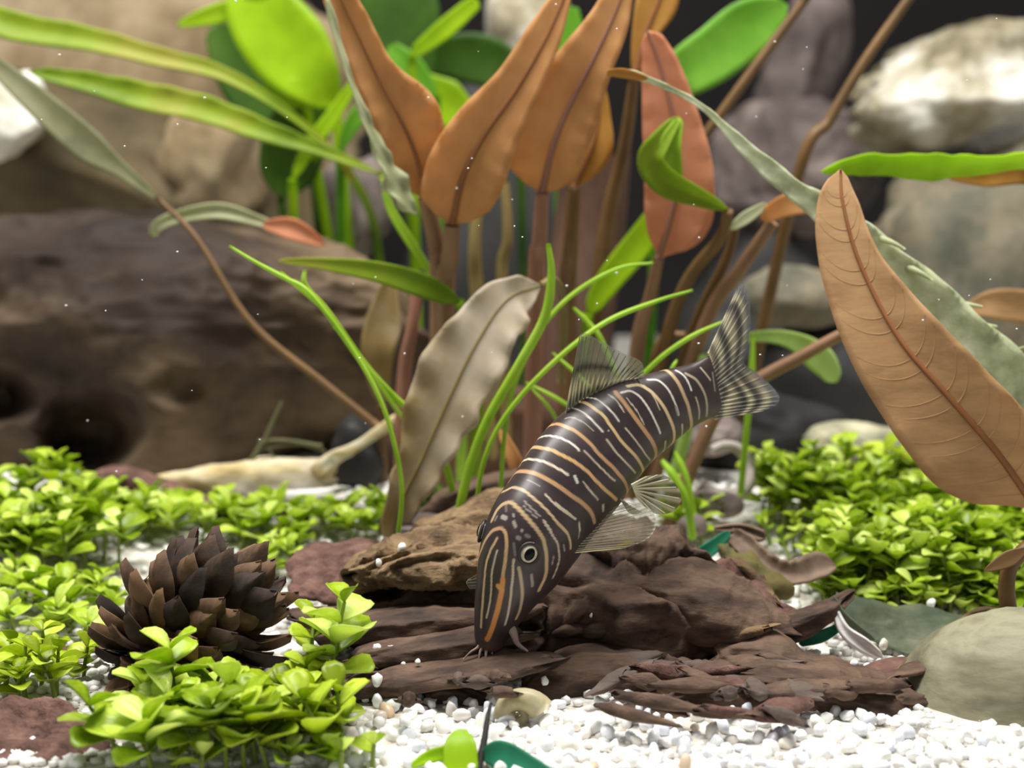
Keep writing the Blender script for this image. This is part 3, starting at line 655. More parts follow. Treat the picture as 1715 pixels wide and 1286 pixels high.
# --- big brown leaf on the right
pl = thing('cryptocoryne', (9.3, 20.0, gz(20.0) - 0.1), 'plant with one very large drooping brown leaf over the green carpet', 'plant')
m7 = [(1408, 284, 20.2), (1412, 340, 20.0), (1440, 440, 19.7), (1505, 565, 19.3), (1590, 665, 19.0), (1672, 760, 18.9), (1735, 850, 19.0)]
bl = bigleaf(pl, m7, [10, 44, 66, 88, 110, 108, 30], [6, 24, 36, 66, 74, 74, 30], M['big'], M['rib'], 0.06, n=60, m=15, fold=0.1, ruffle=0.03, thick=0.04)
G = np.array([v.co[:] for v in bl.data.vertices]).reshape(60, 15, 3) / CM + ORG[bl]; Vv, Fv, ov = [], [], 0
for i in range(8, 58, 3):      # fine side veins curving towards the tip
    for s in (-1, 1):
        fr = [max(0.0, i + 0.6 * math.sin(i * 7.3) - 0.10 * q * q) for q in range(7)]; L_ = np.array([G[int(f), 7 + s * q] * (1 - f % 1) + G[min(59, int(f) + 1), 7 + s * q] * (f % 1) for q, f in enumerate(fr)])
        L_ = spline(L_, 16) + nrm(CAM - L_.mean(0)) * 0.019; V_, F_ = tube_mesh(L_, np.linspace(0.010, 0.004, 16), 5); Vv.append(V_); Fv += [[x + ov for x in f] for f in F_]; ov += len(V_)
vn = mk('side_veins', np.vstack(Vv), Fv, M['rib2'], bl); vn['kind'] = 'stuff'
pt = [at(1735, 850, 19.0), at(1790, 960, 19.3), np.array([9.0, 19.8, 0.5]), np.array([9.3, 20.0, gz(20.0) - 0.1])]
V, Fc = tube_mesh(spline(np.array(pt), 30), np.linspace(0.11, 0.17, 30), 8); mk('petiole', V, Fc, M['rib'], pl)
# small arching stalk beside the boulder
pl = thing('leaf_stalk', at(1690, 1045, 18.6), 'brown arching leaf stalk rising over the smooth boulder', 'plant')
tube('stalk', [(1740, 900, 18.6), (1712, 925, 18.5), (1692, 950, 18.5), (1686, 990, 18.5), (1694, 1050, 18.6)], 0.1, 0.12, M['stemb'], pl)
leaf('leaf', [(1722, 918, 18.4), (1690, 938, 18.4), (1648, 956, 18.4)], [4, 16, 3], [3, 12, 3], M['stemb'], pl)
# --- long ragged grey green strap
pl = thing('ragged_strap_leaf', root_at(1800, 21.5), 'long ragged grey green strap leaf with an orange tip', 'leaf')
m8 = [(1020, 122, 21.6), (1060, 126, 21.6), (1120, 148, 21.6), (1180, 182, 21.5), (1240, 240, 21.4), (1310, 300, 21.3), (1380, 352, 21.2), (1470, 420, 21.0), (1560, 510, 20.8), (1650, 596, 20.6), (1740, 690, 20.5), (1800, 820, 20.9)]
leaf('blade', m8, [4, 5, 4, 6, 11, 16, 22, 30, 34, 36, 36, 20], [5, 7, 4, 6, 11, 15, 20, 28, 36, 40, 40, 20], M['greyg'], pl, n=110, m=9, jag=0.22, ruffle=0.15, rf=16, thick=0.03)
tp_ = leaf('leaf_tip', [(1016, 122, 21.55), (1045, 123, 21.55), (1085, 132, 21.55)], [5, 8, 4], [5, 8, 4], M['crypt3'], pl); tp_['label'] = 'orange leaf tip'
for k, (x, y, dx, dy) in enumerate([(1476, 400, 40, 18), (1520, 448, 42, 22), (1600, 508, 46, 6), (1640, 545, 30, 2), (1690, 590, 30, -10), (1590, 560, -24, 14), (1420, 372, 30, 12)]):
    tube('ragged_shred', [(x, y, 20.9), (x + dx * .5, y + dy * .4, 20.7), (x + dx, y + dy, 20.6)], 0.06, 0.02, M['pale'], pl, n=10)
petiole(pl, [(1800, 820, 20.9), (1830, 900, 21.2)], 0.1, 0.14, M['greyg'], (1800, 21.5), 'stalk')
# --- bright strap on the right
pl = thing('strap_leaf', root_at(1900, 24), 'bright green strap leaf lying level below the white stone', 'leaf')
leaf('blade', [(1375, 288, 23), (1450, 272, 23), (1550, 276, 23), (1650, 276, 23), (1760, 280, 23.2), (1850, 400, 23.6)], [6, 22, 26, 16, 14, 10], [5, 14, 20, 16, 14, 10], M['lime'], pl, roll=-20, ruffle=0.1, jag=0.15, thick=0.03)
petiole(pl, [(1850, 400, 23.6), (1890, 560, 23.8)], 0.1, 0.14, M['green'], (1900, 24), 'stalk')
pl = thing('strap_leaf', root_at(1905, 26), 'brown strap leaf hanging under the bright green one', 'leaf')
leaf('blade', [(1585, 292, 24.2), (1650, 298, 24.2), (1750, 300, 24.2), (1850, 420, 24.8)], [8, 14, 18, 10], [4, 10, 14, 10], M['crypt3'], pl, thick=0.03)
petiole(pl, [(1850, 420, 24.8), (1890, 560, 25.2)], 0.1, 0.14, M['stemb'], (1905, 26), 'stalk')
pl = thing('dead_leaf', root_at(1700, 27), 'brown dead leaf poking out beside the grey green rock', 'leaf')
leaf('blade', [(1615, 520, 25.5), (1670, 506, 25.4), (1760, 520, 25.6)], [8, 30, 30], [8, 22, 30], M['big'], pl, thick=0.03)
petiole(pl, [(1760, 520, 25.6), (1780, 620, 26)], 0.1, 0.1, M['stemb'], (1760, 27), 'stalk')
# --- withered beige leaf in the middle
pl = thing('withered_leaf', root_at(655, 22.0), 'withered beige leaf drooping in front of the stalks', 'leaf')
m9 = [(905, 478, 22.6), (850, 500, 22.2), (800, 570, 21.9), (750, 670, 21.7), (705, 770, 21.6), (668, 850, 21.6), (655, 930, 21.8)]
leaf('blade', m9, [8, 36, 62, 66, 42, 26, 16], [10, 46, 64, 58, 44, 30, 18], M['decay'], pl, n=60, m=13, fold=0.16, ruffle=0.12, jag=0.12, thick=0.04)
rib(m9, 0.025, 0.045, M['stemo'], pl, off=0.02)
tube('stalk', [(905, 478, 22.6), (930, 470, 22.9), (945, 520, 23.6), (940, 640, 24.2)], 0.06, 0.08, M['stemo'], pl)
# --- straps on the left
def strap(label, pts, wa, wb, mat, gpx, gY, cat='leaf', name='strap_leaf', stalk=None, **kw):
    t = thing(name, root_at(gpx, gY), label, cat)
    leaf('blade', pts, wa, wb, mat, t, **kw)
    if stalk is not None: petiole(t, [pts[-1]] + stalk, 0.1, 0.13, mat, (gpx, gY), 'stalk')
    return t
strap('broad green strap leaf arching in above the tan boulder', [(-60, 6, 30), (20, 42, 30), (150, 66, 30), (260, 94, 30), (370, 122, 30.2), (470, 180, 30.5), (570, 260, 31)], [26, 28, 22, 18, 14, 9, 4], [22, 22, 20, 16, 12, 8, 4], M['strap'], 640, 36, stalk=[(630, 400, 35)], roll=20, fold=0.3, ruffle=0.1, thick=0.04)
strap('olive yellow strap leaf with a pale base crossing the slab', [(50, 120, 29.5), (140, 136, 29.5), (240, 160, 29.5), (340, 182, 29.5), (440, 218, 29.6), (540, 252, 29.8), (640, 292, 30)], [8, 18, 26, 24, 20, 11, 6], [8, 16, 22, 22, 18, 10, 5], M['strap'], 700, 36, stalk=[(690, 380, 34.6)], roll=15, fold=0.3, ruffle=0.15, thick=0.04)
t = strap('dull grey green strap leaf slanting across the olive slab', [(-30, 90, 27.6), (30, 140, 27.4), (90, 195, 27.2), (150, 245, 27), (205, 285, 26.8), (270, 338, 26.6)], [10, 20, 24, 28, 14, 6], [10, 18, 26, 26, 12, 6], M['film'], 330, 29.5, stalk=None, thick=0.03, fold=0.2)
tube('stalk', [(262, 330, 26.6), (330, 400, 26.2), (420, 540, 25.8), (540, 640, 25.6), (640, 720, 25.4)], 0.05, 0.085, M['stemb'], t)
t = strap('pale curled leaf with a salmon tip resting on the log', [(258, 396, 27), (262, 380, 26.9), (295, 364, 26.9), (365, 352, 26.9), (430, 368, 27), (470, 384, 27)], [6, 9, 10, 14, 10, 5], [5, 9, 10, 12, 8, 5], M['pale'], 500, 27, name='curled_leaf', fold=0.4, thick=0.03)
leaf('leaf_tip', [(440, 376, 26.9), (490, 382, 26.8), (545, 410, 26.9)], [6, 20, 6], [6, 16, 5], M['crypt2'], t, fold=0.3)['label'] = 'salmon red leaf tip'
strap('yellow green strap leaf reaching left from the withered leaf', [(466, 436, 23.6), (540, 440, 23.5), (630, 452, 23.4), (710, 475, 23.4), (770, 505, 23.6)], [4, 12, 20, 24, 12], [3, 8, 14, 16, 8], M['strap'], 790, 25, stalk=[(800, 600, 24.4)], fold=0.2, thick=0.03)
strap('olive blade running up behind the strap leaf', [(640, 300, 25), (655, 350, 25), (690, 410, 25), (735, 480, 25.2)], [3, 8, 8, 5], [3, 7, 8, 5], M['blade'], 770, 27, stalk=[(770, 600, 26)])
# --- lime leaves at the back
def bleaf(label, pts, w, mat, gpx, gY, **kw): return strap(label, pts, w, w, mat, gpx, gY, stalk=[], name='green_leaf', **kw)
bleaf('very bright lime broad leaf behind the orange V plant', [(415, -30, 33), (445, 30, 33), (490, 90, 33), (530, 140, 33), (565, 180, 33.2)], [40, 62, 66, 46, 12], M['lime'], 610, 35, thick=0.04)
bleaf('narrow lime leaf stretching left at the water top', [(296, 42, 33), (360, 24, 33), (430, 4, 33), (480, -20, 33)], [5, 16, 14, 10], M['lime'], 600, 36, thick=0.04)
bleaf('short green leaf tucked below the bright lime leaf', [(440, 150, 33), (490, 156, 33), (560, 162, 33.2)], [10, 24, 12], M['lime'], 600, 34.5, thick=0.04)
bleaf('dark green leaf hanging beside the buff stone', [(530, 160, 34), (500, 220, 34), (480, 290, 34), (470, 330, 34)], [30, 52, 46, 12], M['dkgreen'], 520, 35, thick=0.04)
bleaf('dark green leaf filling the gap left of the lime leaf', [(360, 40, 35), (400, 110, 35), (450, 180, 35), (520, 240, 35)], [20, 44, 46, 20], M['dkgreen'], 560, 36.5, thick=0.04)
bleaf('thin lime blade slanting down past the orange leaf', [(605, 120, 31), (560, 190, 31), (520, 245, 31), (490, 300, 31)], [6, 12, 12, 6], M['lime'], 500, 33, thick=0.04)
bleaf('second thin green blade beside the slanting lime one', [(628, 160, 31.5), (595, 200, 31.5), (570, 250, 31.5)], [10, 14, 6], M['green'], 570, 34, thick=0.04)
bleaf('dark green broad leaf at the top between orange leaves', [(660, -40, 35), (670, 30, 35), (690, 90, 35), (720, 140, 35)], [60, 66, 50, 10], M['dkgreen'], 760, 37, thick=0.04)
bleaf('straight lime blade slanting up beside the whitish stone', [(800, 0, 32), (745, 48, 32), (690, 92, 32)], [12, 16, 10], M['lime'], 700, 34, thick=0.04)
bleaf('pale green oval leaf against the right edge of orange leaf', [(652, 78, 33), (690, 116, 33), (730, 160, 33)], [12, 22, 8], M['green'], 745, 35, thick=0.04)
bleaf('lime leaf in the notch of the orange V', [(700, 130, 34), (740, 170, 34), (790, 200, 34)], [14, 40, 20], M['lime'], 800, 36, thick=0.04)
bleaf('grassy green leaf below the whitish stone', [(700, 110, 36), (760, 95, 36), (830, 110, 36), (870, 160, 36)], [10, 36, 40, 10], M['dkgreen'], 880, 38, thick=0.04)
bleaf('small vivid green leaf between two orange leaves', [(950, 10, 31), (950, 60, 31), (938, 118, 31)], [18, 24, 8], M['green'], 935, 33, thick=0.04)
bleaf('broad fresh green leaf pointing up to the right', [(1318, 8, 29), (1262, 40, 29), (1200, 88, 29), (1140, 130, 29), (1110, 180, 29.4)], [14, 44, 46, 38, 14], M['green'], 1080, 32, thick=0.04)
bleaf('bright green strap behind the reddish leaf', [(1110, 340, 27), (1075, 400, 27), (1020, 470, 27), (985, 525, 27)], [14, 24, 22, 12], M['lime'], 960, 28.5, thick=0.04)
bleaf('pale green drooping leaf behind the tail fin', [(1402, 640, 24.4), (1372, 600, 24.4), (1320, 568, 24.4), (1250, 566, 24.6), (1180, 596, 24.8)], [12, 24, 14, 8, 5], M['pgreen'], 1120, 25.6, thick=0.03)
for lab, pts, g in (('thin brown stalk running up to the upper right', [(1535, -20, 27), (1450, 100, 27), (1390, 200, 27), (1335, 300, 27)], (1230, 29)),
                    ('olive brown stalk behind the broad green leaf', [(1355, -10, 27.5), (1230, 160, 27.5), (1110, 330, 27.8), (1000, 520, 28.3)], (930, 29)),
                    ('red brown stalk crossing to the big leaf', [(1470, 530, 22.8), (1400, 565, 23), (1340, 598, 23.2), (1270, 636, 23.4), (1200, 690, 23.6)], (1110, 23.8))):
    t = thing('plant_stalk', root_at(*g), lab, 'stalk')
    petiole(t, pts, 0.09, 0.13, M['stem'] if 'red' in lab else M['stemb'], g, 'stalk')
t = thing('plant_stalk', root_at(668, 25), 'reddish stalk just left of the withered leaf', 'stalk'); petiole(t, [(700, 470, 24.6), (690, 550, 24.6), (676, 640, 24.8)], 0.1, 0.14, M['ribr'], (668, 25), 'stalk')
t = thing('dead_leaf', root_at(640, 27), 'tan brown dead leaf behind the bright blades', 'leaf'); leaf('blade', [(650, 470, 26), (638, 540, 26), (632, 600, 26), (640, 680, 26.4)], [10, 26, 26, 8], [14, 34, 26, 8], M['decay'], t, fold=0.3); petiole(t, [(640, 680, 26.4)], 0.1, 0.1, M['stemb'], (640, 27), 'stalk')
t = thing('dead_leaf', root_at(860, 24), 'orange brown stub of a leaf between the green blades', 'leaf'); leaf('blade', [(838, 720, 22.8), (862, 770, 22.7), (880, 830, 22.8), (884, 900, 23)], [6, 14, 16, 10], [6, 12, 14, 10], M['crypt'], t, fold=0.3)

# --- grass blades
def blades(label, lines, gpx, gY):
    t = thing('grass_blade', root_at(gpx, gY), label, 'plant')
    for pts, r in lines:
        P = [at(*p) for p in pts]; 
        V, Fc = tube_mesh(spline(np.array(P), 50), np.concatenate([np.linspace(r * 0.5, r, 12), np.full(38, r)]), 7, 0.6)
        mk('blade', V, Fc, M['blade'], t)
    return t
blades('thin forked green blade arching over the dark log end', [([(384, 412, 20.8), (430, 440, 20.8), (478, 466, 20.8), (520, 492, 20.8), (590, 585, 20.8), (638, 672, 20.8), (664, 760, 20.8), (673, 830, 20.8), (664, 915, 20.9)], 0.062),
    ([(470, 455, 20.9), (510, 490, 21.0), (545, 520, 21.0)], 0.05)], 664, 21)
blades('thin green blade bending right behind the withered leaf', [([(510, 452, 21.6), (512, 480, 21.6), (550, 525, 21.8), (610, 610, 22), (660, 665, 22.2), (700, 700, 22.3), (740, 760, 22.3), (770, 870, 22.4)], 0.06),
    ([(560, 548, 21.7), (620, 625, 22), (660, 680, 22.2), (690, 720, 22.3)], 0.05)], 770, 22.5)
blades('upright green blade in front of the withered leaf', [([(918, 408, 20.8), (923, 460, 20.8), (912, 530, 20.8), (868, 612, 20.8), (820, 695, 20.8), (790, 770, 20.8), (770, 850, 20.8), (762, 920, 21)], 0.075)], 762, 21)
blades('long green blade arching right above the dorsal fin', [([(1160, 486, 21.2), (1100, 504, 21.2), (1020, 536, 21.1), (950, 586, 21), (880, 654, 21), (832, 720, 21), (806, 790, 21), (796, 880, 21.2)], 0.065)], 796, 21.2)
blades('green blade curving right behind the upright blade', [([(1094, 440, 22), (1040, 448, 22), (980, 478, 22), (930, 520, 22), (890, 580, 22), (850, 690, 22), (835, 880, 22.3)], 0.06)], 835, 22.3)
blades('green blade rising from behind the fish back to its tail', [([(1212, 538, 21.4), (1160, 562, 21.4), (1105, 600, 21.4), (1060, 650, 21.5), (1030, 720, 21.6), (1010, 860, 21.8)], 0.065), ([(1134, 602, 21.6), (1122, 625, 21.6), (1100, 690, 21.7)], 0.05)], 1010, 21.8)
blades('olive blades crossing low behind the dorsal fin', [([(960, 515, 22.8), (985, 540, 22.8), (1010, 575, 22.8), (1060, 700, 23)], 0.07), ([(925, 590, 22.6), (985, 645, 22.6), (1050, 720, 22.8)], 0.05), ([(880, 640, 22.6), (940, 672, 22.6), (1010, 720, 22.8), (1060, 800, 23)], 0.06), ([(890, 650, 22.7), (930, 700, 22.7), (960, 790, 22.9)], 0.05)], 1040, 23.2)
blades('pair of pale green shoots under the fish belly', [([(1108, 770, 22.5), (1130, 800, 22.4), (1150, 840, 22.4), (1160, 900, 22.5)], 0.11), ([(1130, 755, 22.6), (1150, 800, 22.5), (1162, 860, 22.5)], 0.08)], 1160, 22.6)
blades('faint thin blade standing by the curled root', [([(1262, 560, 24), (1258, 640, 24), (1250, 720, 24), (1240, 830, 24.2)], 0.06)], 1240, 24.3)
# grey spindly shred by the log
t = thing('withered_sprig', at(425, 790, 26), 'thin grey withered sprig in front of the dark log', 'sprig')
for pts, r in (([(472, 672, 26), (455, 710, 26), (442, 742, 26)], 0.05), ([(432, 738, 26), (480, 738, 26), (540, 748, 26)], 0.05), ([(440, 738, 26), (425, 765, 26), (405, 800, 26.2)], 0.07), ([(450, 750, 26), (462, 775, 26), (468, 800, 26.2)], 0.03), ([(436, 752, 26), (500, 745, 26), (545, 756, 26)], 0.03)):
    tube('shred', pts, r * 0.6, r, M['film'], t)

# ================================================================== BARK, CONE AND LITTER
M['bark'] = mat_solid('bark', [(34, 25, 20), (70, 52, 42), (104, 82, 66), (60, 44, 36)], 1.6, 0.8, 0.9, (0.5, 1, 1.6), 9, bdist=0.08)
M['barkt'] = mat_solid('tan_bark', [(56, 42, 28), (104, 82, 58), (140, 116, 84), (90, 70, 48)], 2.4, 0.85, 1.0, (0.5, 1, 1.5), 10, bdist=0.16)
M['barkd'] = mat_solid('black_stalk', [(14, 12, 11), (28, 24, 21), (48, 40, 34)], 1.4, 0.7, 0.9, (0.6, 1, 1), 9, bdist=0.1)
M['barkr'] = mat_solid('red_bark', [(66, 44, 38), (106, 76, 67), (136, 104, 92)], 2.6, 0.85, 1.0, detail=10, bdist=0.14)
M['barkg'] = mat_solid('grey_bark', [(58, 48, 44), (92, 78, 70), (122, 106, 96)], 2.0, 0.8, 0.9, (0.5, 1, 1.6), 9, bdist=0.08)
M['palew'] = mat_solid('pale_wood', [(140, 120, 78), (186, 166, 116), (216, 208, 190), (236, 232, 226)], 0.8, 0.7, 0.4, (0.4, 1, 1.4), 7)
M['litter'] = mat_leaf('litter_leaf', [(92, 74, 60), (132, 110, 92), (156, 136, 116)], 1.4, 0.2, 0.7, bmp=0.6)
M['olitter'] = mat_solid('olive_litter', [(60, 56, 26), (96, 88, 44), (120, 104, 62)], 1.8, 0.8, 0.7)
M['shell'] = mat_solid('shell_white', [(150, 146, 138), (206, 200, 196), (228, 224, 222)], 1.5, 0.5, 0.3, (0.4, 1, 1))
M['teal'] = mat_leaf('teal_leaf', [(20, 96, 70), (44, 134, 100), (70, 150, 120)], 0.8, 0.4, 0.4)
M['tealg'] = mat_leaf('grey_teal_film', [(70, 84, 66), (104, 114, 90), (136, 136, 112)], 1.6, 0.3, 0.7, alpha=0.8, bmp=0.8)

# central driftwood: overhanging top, hollow dark front
cd = thing('driftwood_chunk', at(900, 1150, 19.2), 'rotten driftwood chunk with a tan crumbly top beside the fish head', 'driftwood')
chunk('top', [at(596, 958, 19.6), at(690, 935, 19.6), at(790, 930, 19.6), at(900, 940, 19.5)], [0.5, 0.95, 1.0, 0.9], [0.16, 0.24, 0.28, 0.2], M['barkt'], seed=11, parent=cd, n=110, sides=80, amp=0.13, freq=4.0, along=0.5, sq=0.7, ragged=0.3)['label'] = 'tan crumbly top'
chunk('core', [at(560, 1060, 19.6), at(700, 1040, 19.7), at(900, 1030, 19.5), at(1080, 1040, 19.2), at(1230, 1060, 19.1)], [0.3, 0.55, 0.8, 0.9, 0.5], [0.3, 0.55, 0.75, 0.7, 0.35], M['bark'], seed=12, parent=cd, n=160, sides=100, amp=0.2, freq=2.4, along=0.5, ragged=0.5)['label'] = 'dark rotten core'
chunk('crest', [at(930, 960, 19.9), at(1020, 930, 19.9), at(1100, 930, 19.8), at(1170, 955, 19.7)], [0.3, 0.5, 0.5, 0.2], [0.2, 0.32, 0.34, 0.15], M['bark'], seed=13, parent=cd, n=90, sides=60, amp=0.2, freq=2.2, along=1.0, ragged=0.4)
chunk('flank', [at(1085, 985, 18.9), at(1170, 1010, 18.7), at(1250, 1040, 18.6), at(1320, 1058, 18.6)], [0.3, 0.5, 0.4, 0.1], [0.2, 0.34, 0.22, 0.06], M['bark'], seed=14, parent=cd, n=90, sides=60, amp=0.13, freq=1.6, along=0.6, roll=-30, ragged=0.3)
# splinters hanging in the hollow front
for k in range(16):
    x = 880 + k * 24 + R.uniform(-12, 12); y = R.uniform(1010, 1130)
    chunk('splinter', [at(x - R.uniform(20, 50), y + R.uniform(5, 30), 18.5), at(x, y, 18.35), at(x + R.uniform(20, 45), y - R.uniform(0, 26), 18.45)], [0.04, 0.1, 0.03], [0.03, 0.08, 0.02], M['bark'], seed=40 + k, parent=cd, n=24, sides=14, amp=0.04, freq=4)
# loose slabs
def slab(label, pts, hw, ht, mat, seed, name='bark_strip', **kw):
    a = dict(n=80, sides=44, amp=0.07, freq=2.4, along=0.35, sq=0.5, ragged=0.3); a.update(kw)
    return chunk(name, [at(*p) for p in pts], hw, ht, mat, label, 'bark', seed=seed, **a)
slab('long thin bark slab directly under the mouth of the fish', [(585, 1150, 17.3), (680, 1135, 17.3), (800, 1118, 17.25), (922, 1104, 17.3)], [0.3, 0.45, 0.5, 0.2], [0.08, 0.1, 0.1, 0.05], M['bark'], 51)
slab('middle bark strip between the cone and the fish mouth', [(590, 1105, 17.9), (700, 1085, 17.9), (800, 1070, 17.9), (870, 1062, 18.0)], [0.3, 0.4, 0.4, 0.2], [0.1, 0.12, 0.12, 0.06], M['bark'], 52)
slab('dark upper bark strip ending against the fish snout', [(540, 1062, 18.5), (640, 1050, 18.5), (740, 1040, 18.5), (850, 1036, 18.5)], [0.3, 0.4, 0.4, 0.3], [0.12, 0.14, 0.16, 0.12], M['bark'], 53)
slab('brown flat strip behind the upright green sprig', [(490, 1030, 18.9), (560, 1035, 18.8), (640, 1040, 18.8), (720, 1040, 18.8)], [0.3, 0.45, 0.4, 0.2], [0.06, 0.08, 0.08, 0.05], M['bark'], 54, amp=0.03)
slab('small brown bark lump on the gravel below the long slab', [(700, 1170, 17.3), (760, 1160, 17.3), (830, 1175, 17.3)], [0.15, 0.3, 0.15], [0.1, 0.16, 0.08], M['bark'], 55, amp=0.12)
slab('thin bark piece under the left end of the long slab', [(600, 1180, 17.3), (640, 1165, 17.35), (690, 1180, 17.4)], [0.15, 0.25, 0.1], [0.12, 0.2, 0.1], M['bark'], 56, amp=0.1)
slab('diagonal bark strip pointing at the dead brown leaf', [(1265, 1082, 18.2), (1330, 1110, 18.0), (1400, 1140, 17.9), (1470, 1165, 17.8)], [0.12, 0.24, 0.24, 0.1], [0.08, 0.12, 0.12, 0.05], M['bark'], 57)
slab('low dark bark debris heap bordering the white gravel', [(1060, 1165, 17.7), (1180, 1160, 17.6), (1310, 1165, 17.55), (1440, 1175, 17.5), (1550, 1185, 17.5)], [0.5, 0.75, 0.8, 0.75, 0.4], [0.16, 0.34, 0.36, 0.3, 0.2], M['bark'], 58, amp=0.15, freq=2.0, along=0.5, n=200, sides=110)
slab('flat reddish bark piece lying on the gravel edge', [(1010, 1205, 16.9), (1090, 1198, 16.9), (1180, 1210, 16.9), (1290, 1205, 17.0)], [0.2, 0.36, 0.4, 0.2], [0.09, 0.16, 0.17, 0.09], M['bark'], 59)
slab('tapering dark twig of bark pointing out over the gravel', [(972, 1228, 16.6), (1030, 1215, 16.65), (1100, 1206, 16.7)], [0.03, 0.08, 0.12], [0.03, 0.06, 0.06], M['bark'], 60, amp=0.03)
slab('raised bark shelf just behind the debris heap', [(1180, 1120, 18.4), (1260, 1110, 18.3), (1330, 1125, 18.3), (1420, 1150, 18.2)], [0.3, 0.5, 0.5, 0.3], [0.2, 0.26, 0.22, 0.12], M['bark'], 61, amp=0.16)
slab('dark bark strip below the reddish plate', [(1230, 1062, 18.9), (1310, 1055, 18.8), (1380, 1025, 18.9), (1410, 1005, 19.0)], [0.12, 0.24, 0.2, 0.08], [0.08, 0.14, 0.12, 0.05], M['bark'], 62, amp=0.06)
slab('tan splinter lying on the driftwood flank', [(1225, 1070, 18.2), (1255, 1060, 18.15), (1285, 1052, 18.2)], [0.04, 0.08, 0.03], [0.03, 0.05, 0.02], M['barkt'], 63, amp=0.02)
slab('flat brown bark strip along the foot of the big log', [(-20, 845, 25.6), (120, 838, 25.5), (260, 836, 25.4), (400, 850, 25.2), (490, 862, 25.0)], [0.3, 0.4, 0.4, 0.35, 0.15], [0.08, 0.12, 0.12, 0.1, 0.05], M['bark'], 64, amp=0.05)
slab('brown rough bark piece leaning against the log foot', [(130, 815, 26), (190, 805, 26), (270, 818, 25.9), (330, 832, 25.8)], [0.2, 0.3, 0.3, 0.12], [0.12, 0.2, 0.14, 0.06], M['barkr'], 65, amp=0.06)
slab('pale yellow driftwood plank lying beside the black stone', [(230, 812, 26.3), (340, 805, 26.2), (450, 800, 26.0), (555, 800, 25.9)], [0.2, 0.3, 0.35, 0.2], [0.1, 0.22, 0.34, 0.3], M['palew'], 66, name='driftwood_plank', amp=0.05)
slab('white weathered stick in front of the pale plank', [(380, 852, 25.1), (450, 838, 25.0), (520, 828, 25.0), (560, 822, 25)], [0.06, 0.12, 0.12, 0.06], [0.05, 0.09, 0.09, 0.05], M['shell'], 67, name='driftwood_stick', amp=0.03)
slab('pale forked stick rising over the black stone', [(540, 790, 25.6), (560, 768, 25.5), (600, 745, 25.4), (650, 712, 25.3), (672, 700, 25.2)], [0.2, 0.14, 0.09, 0.08, 0.06], [0.2, 0.14, 0.09, 0.08, 0.06], M['palew'], 68, name='driftwood_stick', amp=0.04)
slab('thin bark splinter across the gravel left of the cone', [(-20, 1092, 18.6), (60, 1094, 18.5), (150, 1092, 18.4), (190, 1088, 18.4)], [0.1, 0.14, 0.14, 0.08], [0.04, 0.06, 0.06, 0.03], M['bark'], 69, amp=0.03)
slab('rotten wood lump between the long strip and debris heap', [(880, 1160, 17.75), (960, 1140, 17.75), (1060, 1142, 17.75), (1140, 1155, 17.8)], [0.3, 0.45, 0.5, 0.3], [0.14, 0.3, 0.28, 0.16], M['bark'], 75, amp=0.12, freq=1.8)
slab('tan bark shoulder behind the head of the fish', [(720, 890, 20.8), (790, 870, 20.8), (850, 850, 20.9), (900, 845, 21)], [0.3, 0.5, 0.5, 0.3], [0.15, 0.24, 0.26, 0.2], M['barkt'], 70, amp=0.1)
slab('brown root piece lying behind the green blades', [(700, 870, 22.6), (780, 840, 22.6), (860, 820, 22.6), (930, 815, 22.6)], [0.2, 0.3, 0.3, 0.2], [0.15, 0.24, 0.24, 0.15], M['bark'], 71, amp=0.08)

plate('bark_plate', [(480, 950, 20.3), (520, 912, 20.8), (600, 905, 20.9), (650, 920, 20.6), (640, 975, 19.9), (600, 1010, 19.5), (530, 1005, 19.5), (486, 985, 19.8)], M['barkr'], 'reddish brown pitted bark plate between cone and tan driftwood top', 'bark', 0.14, 0.07, 4.5, seed=3, rings=18, per=9, jag=0.12)
plate('bark_plate', [(1182, 958, 19.6), (1212, 940, 19.8), (1245, 945, 19.8), (1296, 1000, 19.2), (1300, 1030, 18.9), (1262, 1052, 18.7), (1215, 1030, 18.8), (1180, 1000, 19.1)], M['barkr'], 'reddish bark plate with a pale upper edge behind the driftwood', 'bark', 0.16, 0.07, 4.5, seed=4, rings=18, per=9, jag=0.12)
slab('pale broken edge piece topping the reddish plate', [(1225, 938, 19.75), (1260, 960, 19.5), (1302, 1006, 19.1)], [0.05, 0.06, 0.05], [0.03, 0.04, 0.03], M['barkt'], 72, name='bark_splinter', amp=0.02)
plate('bark_plate', [(-60, 1300, 15.2), (-50, 1210, 16.2), (40, 1180, 16.6), (110, 1190, 16.5), (165, 1230, 16.0), (215, 1275, 15.5), (190, 1330, 14.9), (60, 1340, 14.8)], M['barkr'], 'big reddish brown pitted slab beside the front green sprigs', 'bark', 0.3, 0.12, 3.6, 0.12, seed=5, rings=24, per=10, jag=0.1)
plate('dead_leaf', [(1286, 1040, 18.9), (1300, 1015, 19.1), (1340, 1020, 19.0), (1362, 1040, 18.8), (1330, 1058, 18.7)], M['barkr'], 'dark red curled leaf scrap beside the reddish plate', 'leaf', 0.05, 0.06, 3, seed=6)
